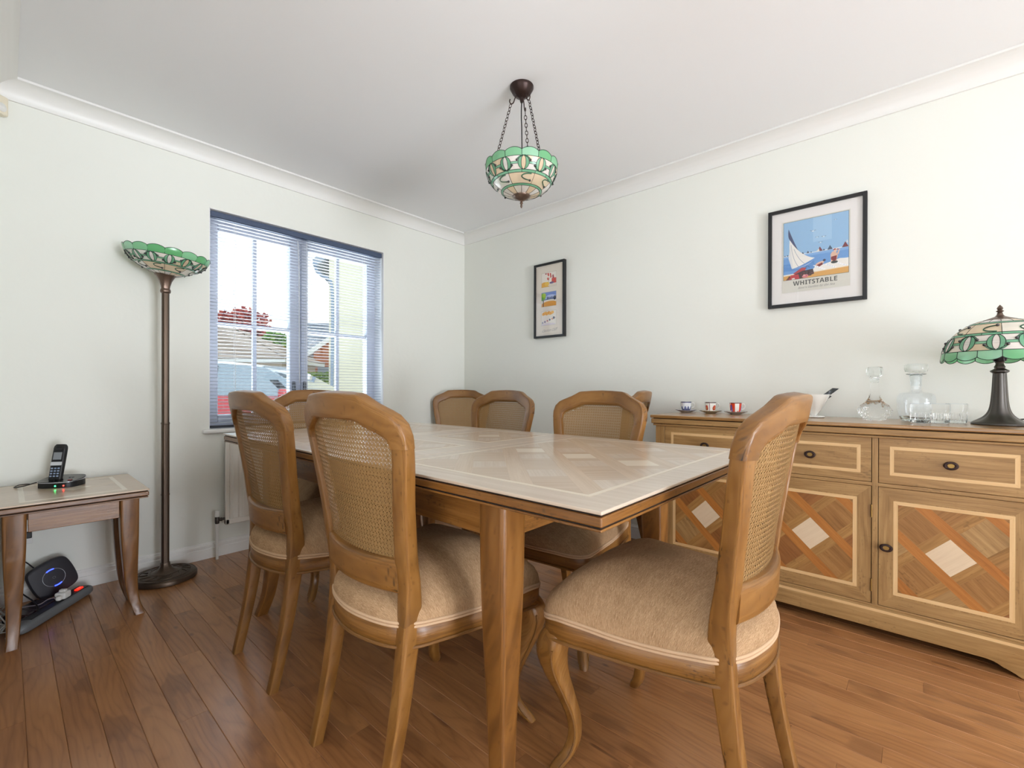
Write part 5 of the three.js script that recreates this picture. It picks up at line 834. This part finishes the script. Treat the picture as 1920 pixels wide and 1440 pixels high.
// ---------------------------------------------------------------- radiator
{
  const x0 = 0.852, x1 = 1.88, y0 = 0.190, y1 = 0.695, w = x1 - x0, t = thing('radiator', 'white fluted panel radiator below the window', 'radiator', [(x0 + x1) / 2, 0, -2.995]);
  const prof = []; const n = Math.round(w / 0.058); // fluted front sheet, profile in plan
  const front = []; for (let i = 0; i <= n * 10; i++) { const x = -w / 2 + 0.024 + (w - 0.048) * i / (n * 10), ph = (i % 10) / 10; front.push([x, 0.010 * (smooth(0.08, 0.28, ph) - smooth(0.72, 0.92, ph))]); }
  const sheet = [...front, ...front.slice().reverse().map(([x]) => [x, -0.006])];
  part('panel', mapGeo(extrude(sheet, y1 - y0 - 0.07), (x, z, y) => [x, y0 + 0.035 + y, z + 0.012], 0.5), M.radiator, t);
  part('rim', [box(-w / 2, w / 2, y0, y1, -0.016, 0.008, 0.008), box(-w / 2, w / 2, y1 - 0.034, y1, -0.012, 0.015, 0.006), box(-w / 2, w / 2, y0, y0 + 0.034, -0.012, 0.015, 0.006), box(-w / 2, -w / 2 + 0.024, y0, y1, -0.012, 0.015, 0.006), box(w / 2 - 0.024, w / 2, y0, y1, -0.012, 0.015, 0.006)], M.radiator, t);
  for (const x of [-0.34, 0.34]) part('bracket', box(x - 0.02, x + 0.02, 0.30, 0.62, -0.062, -0.016), M.white, t);
  for (const s of [-1, 1]) {
    const px = s * (w / 2 + 0.038), v = part('valve', [lathe([[0.0001, 0.205], [0.010, 0.205], [0.012, 0.215], [0.012, 0.240], [0.009, 0.246], [0.0001, 0.246]], 20).translate(px, 0, 0), shifted(new THREE.CylinderGeometry(0.008, 0.008, 0.034, 16).rotateZ(Math.PI / 2), px - s * 0.022, 0.226, 0), shifted(new THREE.CylinderGeometry(0.011, 0.011, 0.010, 6).rotateZ(Math.PI / 2), px - s * 0.020, 0.226, 0)], M.pewter, t);
    part('valve_cap', lathe([[0.0001, 0.244], [0.012, 0.244], [0.0125, 0.272], [0.010, 0.276], [0.0001, 0.276]], 20).translate(px, 0, 0), M.white, v); part('pipe', lathe([[0.0001, 0.0005], [0.0075, 0.0005], [0.0075, 0.206], [0.0001, 0.206]], 16).translate(px, 0, 0), M.white, v);
  }
}

// ---------------------------------------------------------------- outside the window
const G0 = -0.14;
struct('driveway', box(-30, 40, G0 - 0.2, G0, -70, -3.36), mat('#9a958e', 0.9));
const X = { cream: mat('#efe7cd', 0.85), roofPale: mat('#b3a398', 0.9), roofGrey: mat('#8b8f98', 0.9), brick: mat('#b9704a', 0.9), white: mat('#eeeeec', 0.6), gutter: mat('#93a3b8', 0.5), slate: mat('#a4acb8', 0.9), red: mat('#b3202a', 0.25, { clearcoat: 1, clearcoatRoughness: 0.05 }), carGlass: mat('#8a98a4', 0.05, { clearcoat: 1, metalness: 0.5 }), tyre: mat('#16171a', 0.8), darkTrim: mat('#22262e', 0.4), bark: mat('#5c4a3a', 0.9) };
function prism(pts, z0, z1) { return extrude(pts, z1 - z0).translate(0, 0, z0); }
{ // red hatchback parked across the view, bonnet to the right
  const t = thing('red_car', 'red hatchback parked on the drive outside the window', 'car', [2.75, G0, -7.05], -0.80);
  const body = [[-2.0, 0.30], [-2.02, 0.62], [-1.9, 0.98], [-1.2, 1.03], [0.0, 1.03], [0.72, 1.01], [1.55, 0.90], [1.92, 0.74], [1.98, 0.34], [1.6, 0.24], [-1.7, 0.24]];
  part('body', toCreasedNormals(extrude(body, 1.66, 0.06).translate(0, 0, -0.83), 0.7), X.red, t);
  const cab = [[-1.95, 1.0], [-1.62, 1.36], [-1.35, 1.445], [-0.5, 1.475], [0.05, 1.42], [0.80, 1.0]];
  part('cabin_glass', mapGeo(extrude(cab, 1.44, 0.03).translate(0, 0, -0.72), (x, y, z) => [x, y, z * (1 - 0.28 * (y - 1.0))], 0.5), X.carGlass, t);
  part('roof', mapGeo(extrude([[-1.72, 1.345], [-1.40, 1.462], [-0.5, 1.492], [0.06, 1.436], [0.02, 1.405], [-0.5, 1.452], [-1.36, 1.42], [-1.62, 1.335]], 1.40, 0.01).translate(0, 0, -0.70), (x, y, z) => [x, y, z * (1 - 0.24 * (y - 1.0))], 0.5), mat('#e6eaee', 0.2, { clearcoat: 1 }), t);  // roof of the red car coloured pale for the sky it reflects
  for (const [a, b] of [[-0.62, -0.54], [-1.50, -1.38], [0.40, 0.52]]) part('pillar', mapGeo(box(a, b, 1.0, a > 0 ? 1.24 : 1.43, -0.722, 0.722, 0.01), (x, y, z) => [x - (a > 0 ? (y - 1.0) * 1.1 : 0) + (a < -1 ? (y - 1) * 0.3 : 0), y, z * (1.004 - 0.28 * (y - 1.0))], 0.5), X.darkTrim, t);
  for (const x of [-1.25, 1.22]) for (const z of [-0.76, 0.76]) part('wheel', mapGeo(lathe([[0.0001, -0.09], [0.2, -0.1], [0.30, -0.09], [0.31, 0], [0.30, 0.09], [0.2, 0.1], [0.0001, 0.09]], 28), (a, b, c) => [x + a, 0.31 + c, z + b], 0.6), X.tyre, t);
  part('wing_mirror', new RoundedBoxGeometry(0.12, 0.12, 0.2, 2, 0.04).translate(0.45, 1.06, 0.90), X.red, t);
}
{ // rendered gable end with downpipe
  const t = thing('cream_house', 'cream rendered gable end with a grey downpipe, right side of the window view', 'house', [6.6, G0, -13.4], -0.64);
  part('wall', prism([[0, 0], [5, 0], [5, 5.05], [2.5, 7.35], [0, 5.05]], -4, 0), X.cream, t);
  part('roof', [prism([[-0.3, 4.86], [2.5, 7.42], [5.3, 4.86], [5.45, 5.0], [2.5, 7.7], [-0.45, 5.0]], -4.2, 0.14)], X.slate, t);
  part('gutter', box(-0.44, -0.31, 4.82, 4.94, -4.2, 0.16, 0.03), X.gutter, t); part('downpipe', [tube([[-0.38, 4.82, 0.08], [-0.30, 4.62, 0.10], [0.06, 4.40, 0.10], [0.10, 4.2, 0.09], [0.10, 0, 0.09]], 0.045, 30, 8)], X.gutter, t);
}
function tiledRoof(parent, corners, rows, m) { // quad: [eave a, eave b, ridge b, ridge a]; overlapping courses
  const [a, b, c, d] = corners.map((p) => V3(...p)), up = d.clone().sub(a).cross(b.clone().sub(a)).normalize(); if (up.y < 0) up.negate();
  for (let k = 0; k < rows; k++) {
    const f0 = k / rows, f1 = (k + 1.25) / rows, P = (u, v) => { const l = a.clone().lerp(d, v), r = b.clone().lerp(c, v); return l.lerp(r, u); }, q = [P(0, f0), P(1, f0), P(1, Math.min(f1, 1)), P(0, Math.min(f1, 1))], pos = [];
    const top = [q[0].clone().addScaledVector(up, 0.06), q[1].clone().addScaledVector(up, 0.06), q[2], q[3]]; const push = (...v) => v.forEach((p) => pos.push(p.x, p.y, p.z));
    push(top[0], top[1], top[2], top[0], top[2], top[3], q[0], q[1], top[1], q[0], top[1], top[0], q[0], q[2], q[1], q[0], q[3], q[2]);
    const g = new THREE.BufferGeometry(); g.setAttribute('position', new THREE.Float32BufferAttribute(pos, 3)); g.computeVertexNormals(); part('tile_course', g, m, parent);
  }
}
{ // bungalow with a hipped tiled roof, left of the view
  const t = thing('hipped_bungalow', 'low building with a pale tiled hipped roof, left side of the window view', 'house', [5.24, G0, -17.1], -0.84);
  part('wall', box(-4, 1.5, 0, 2.05, -2.6, 0, 0), mat('#cbb9a6', 0.9), t); part('fascia', box(-4.3, 1.75, 2.0, 2.14, -2.9, 0.3, 0), X.white, t);
  tiledRoof(t, [[-4.3, 2.1, 0.3], [1.75, 2.1, 0.3], [-1.2, 3.45, -1.3], [-4.3, 3.45, -1.3]], 9, X.roofPale);
  tiledRoof(t, [[1.75, 2.1, 0.3], [1.75, 2.1, -2.9], [-1.2, 3.45, -1.3], [-1.2, 3.45, -1.3]], 9, X.roofPale);
}
{ // brick gable and the larger grey roof behind it
  const t = thing('brick_garage', 'small red brick gable with white bargeboards beyond the parked car', 'house', [9.9, G0, -19.4], -0.80);
  part('wall', prism([[-1.0, 0], [2.0, 0], [2.0, 2.75], [0.5, 3.75], [-1.0, 2.75]], -4, 0), X.brick, t);
  part('bargeboard', [prism([[-1.25, 2.55], [0.5, 3.80], [2.25, 2.55], [2.25, 2.78], [0.5, 4.02], [-1.25, 2.78]], -0.05, 0.10)], X.white, t);
  part('roof', prism([[-1.3, 2.62], [0.5, 3.95], [2.3, 2.62], [2.3, 2.80], [0.5, 4.14], [-1.3, 2.80]], -4.1, -0.05), X.slate, t); part('garage_door', box(-0.8, 1.8, 0, 2.1, 0.0, 0.05), mat('#8d939c', 0.6), t);
}
{
  const t = thing('grey_roofed_house', 'house with a broad grey tiled roof behind the brick gable', 'house', [11.5, G0, -25.0], -0.80);
  part('wall', box(-2.8, 6, 0, 3.0, -6, 0), mat('#c9c0b4', 0.9), t);
  tiledRoof(t, [[-3.1, 2.95, 0.3], [6.3, 2.95, 0.3], [6.3, 5.2, -3], [-1.6, 5.2, -3]], 10, X.roofGrey);
}
function tree(name, label, x, z, h, cr, cy, tints, seed, n) {
  const t = thing(name, label, 'tree', [x, G0, z]), r = rng(seed), trunk = [];
  part('trunk', loft(Array.from({ length: 8 }, (_, i) => ({ c: V3(0.08 * Math.sin(i), i / 7 * cy, 0.06 * Math.cos(i * 1.3)), u: V3(1, 0, 0), v: V3(0, 0, 1), hu: lerp(0.16, 0.06, i / 7), hv: lerp(0.16, 0.06, i / 7), e: 2 })), 10, 2), X.bark, t);
  const br = []; for (let k = 0; k < 9; k++) { const a = k * 2.4, y = cy * (0.55 + 0.05 * k); br.push(tube([[0, y, 0], [Math.cos(a) * cr[0] * 0.35, y + 0.3, Math.sin(a) * cr[0] * 0.35], [Math.cos(a) * cr[0] * 0.7, y + 0.5, Math.sin(a) * cr[0] * 0.7]], 0.035, 8, 5)); } part('branches', br, X.bark, t).userData.kind = 'stuff';
  const lg = new THREE.BufferGeometry(); lg.setAttribute('position', new THREE.Float32BufferAttribute([0, 0, 0, 0.5, 0.1, 0.25, 0, 0.05, 1, -0.5, 0.1, 0.25], 3)); lg.setIndex([0, 1, 2, 0, 2, 3]); lg.computeVertexNormals();
  const m = new THREE.InstancedMesh(lg, mat('#ffffff', 0.8, { transmission: 0.25, thickness: 0 }), n), q = new THREE.Object3D(), col = new THREE.Color();
  for (let i = 0; i < n; i++) { let a, b, c; do { a = r() * 2 - 1; b = r() * 2 - 1; c = r() * 2 - 1; } while (a * a + b * b + c * c > 1); const k = 0.75 + 0.35 * pnoise(a * 3 + 9, b * 3 + 9, 64, 64, seed); q.position.set(a * cr[0] * k, cy + b * cr[1] * k, c * cr[0] * k); q.rotation.set(r() * 6, r() * 6, r() * 6); q.scale.setScalar(0.16 + 0.12 * r()); q.updateMatrix(); m.setMatrixAt(i, q.matrix); m.setColorAt(i, col.set(tints[Math.floor(r() * tints.length)])); }
  m.name = 'foliage'; m.userData.kind = 'stuff'; shade(m); t.add(m);
}
tree('red_tree', 'red leaved tree rising behind the pale hipped roof', 8.4, -26.6, 5, [1.7, 1.35], 3.95, ['#b03a30', '#c4503e', '#96302c', '#c86a52'], 41, 2600);
tree('green_tree', 'rounded green tree to the right of the red tree', 7.95, -21.1, 4, [0.75, 1.0], 2.75, ['#5b8a2c', '#74a038', '#4a7426', '#8ab043'], 43, 1500);
tree('yellow_shrub', 'bright yellow shrub against the green tree', 7.85, -19.6, 3, [0.36, 0.62], 2.25, ['#e8b820', '#f2c93a', '#d9a416', '#b8a22c'], 47, 800);
{
  const t = thing('clipped_hedge', 'low clipped green hedge behind the parked car', 'hedge', [6.5, G0, -14.6], -0.8), r = rng(53), n = 1500;
  part('hedge_core', box(-0.7, 0.9, 0, 1.55, -0.3, 0.3, 0.1), mat('#5f7a30', 0.9), t);
  const lg = new THREE.BufferGeometry(); lg.setAttribute('position', new THREE.Float32BufferAttribute([0, 0, 0, 0.5, 0.1, 0.3, 0, 0, 1, -0.5, 0.1, 0.3], 3)); lg.setIndex([0, 1, 2, 0, 2, 3]); lg.computeVertexNormals();
  const m = new THREE.InstancedMesh(lg, mat('#ffffff', 0.8), n), q = new THREE.Object3D(), col = new THREE.Color();
  for (let i = 0; i < n; i++) { q.position.set(-0.75 + 1.7 * r(), 1.55 * Math.sqrt(r()) + 0.05, (r() < 0.5 ? -1 : 1) * 0.32 * (0.8 + 0.3 * r())); if (i % 3 === 0) q.position.set(-0.75 + 1.7 * r(), 1.56, -0.32 + 0.64 * r()); q.rotation.set(r() * 6, r() * 6, r() * 6); q.scale.setScalar(0.10 + 0.05 * r()); q.updateMatrix(); m.setMatrixAt(i, q.matrix); m.setColorAt(i, col.set(['#7f9a3c', '#93ad4a', '#6a8433'][i % 3])); }
  m.name = 'foliage'; m.userData.kind = 'stuff'; shade(m); t.add(m);
}

// ---------------------------------------------------------------- render
const renderer = new THREE.WebGLRenderer({ antialias: true });
renderer.toneMapping = THREE.LinearToneMapping;
renderer.toneMappingExposure = EXPOSURE;
renderer.shadowMap.enabled = true;
renderer.render(scene, camera);
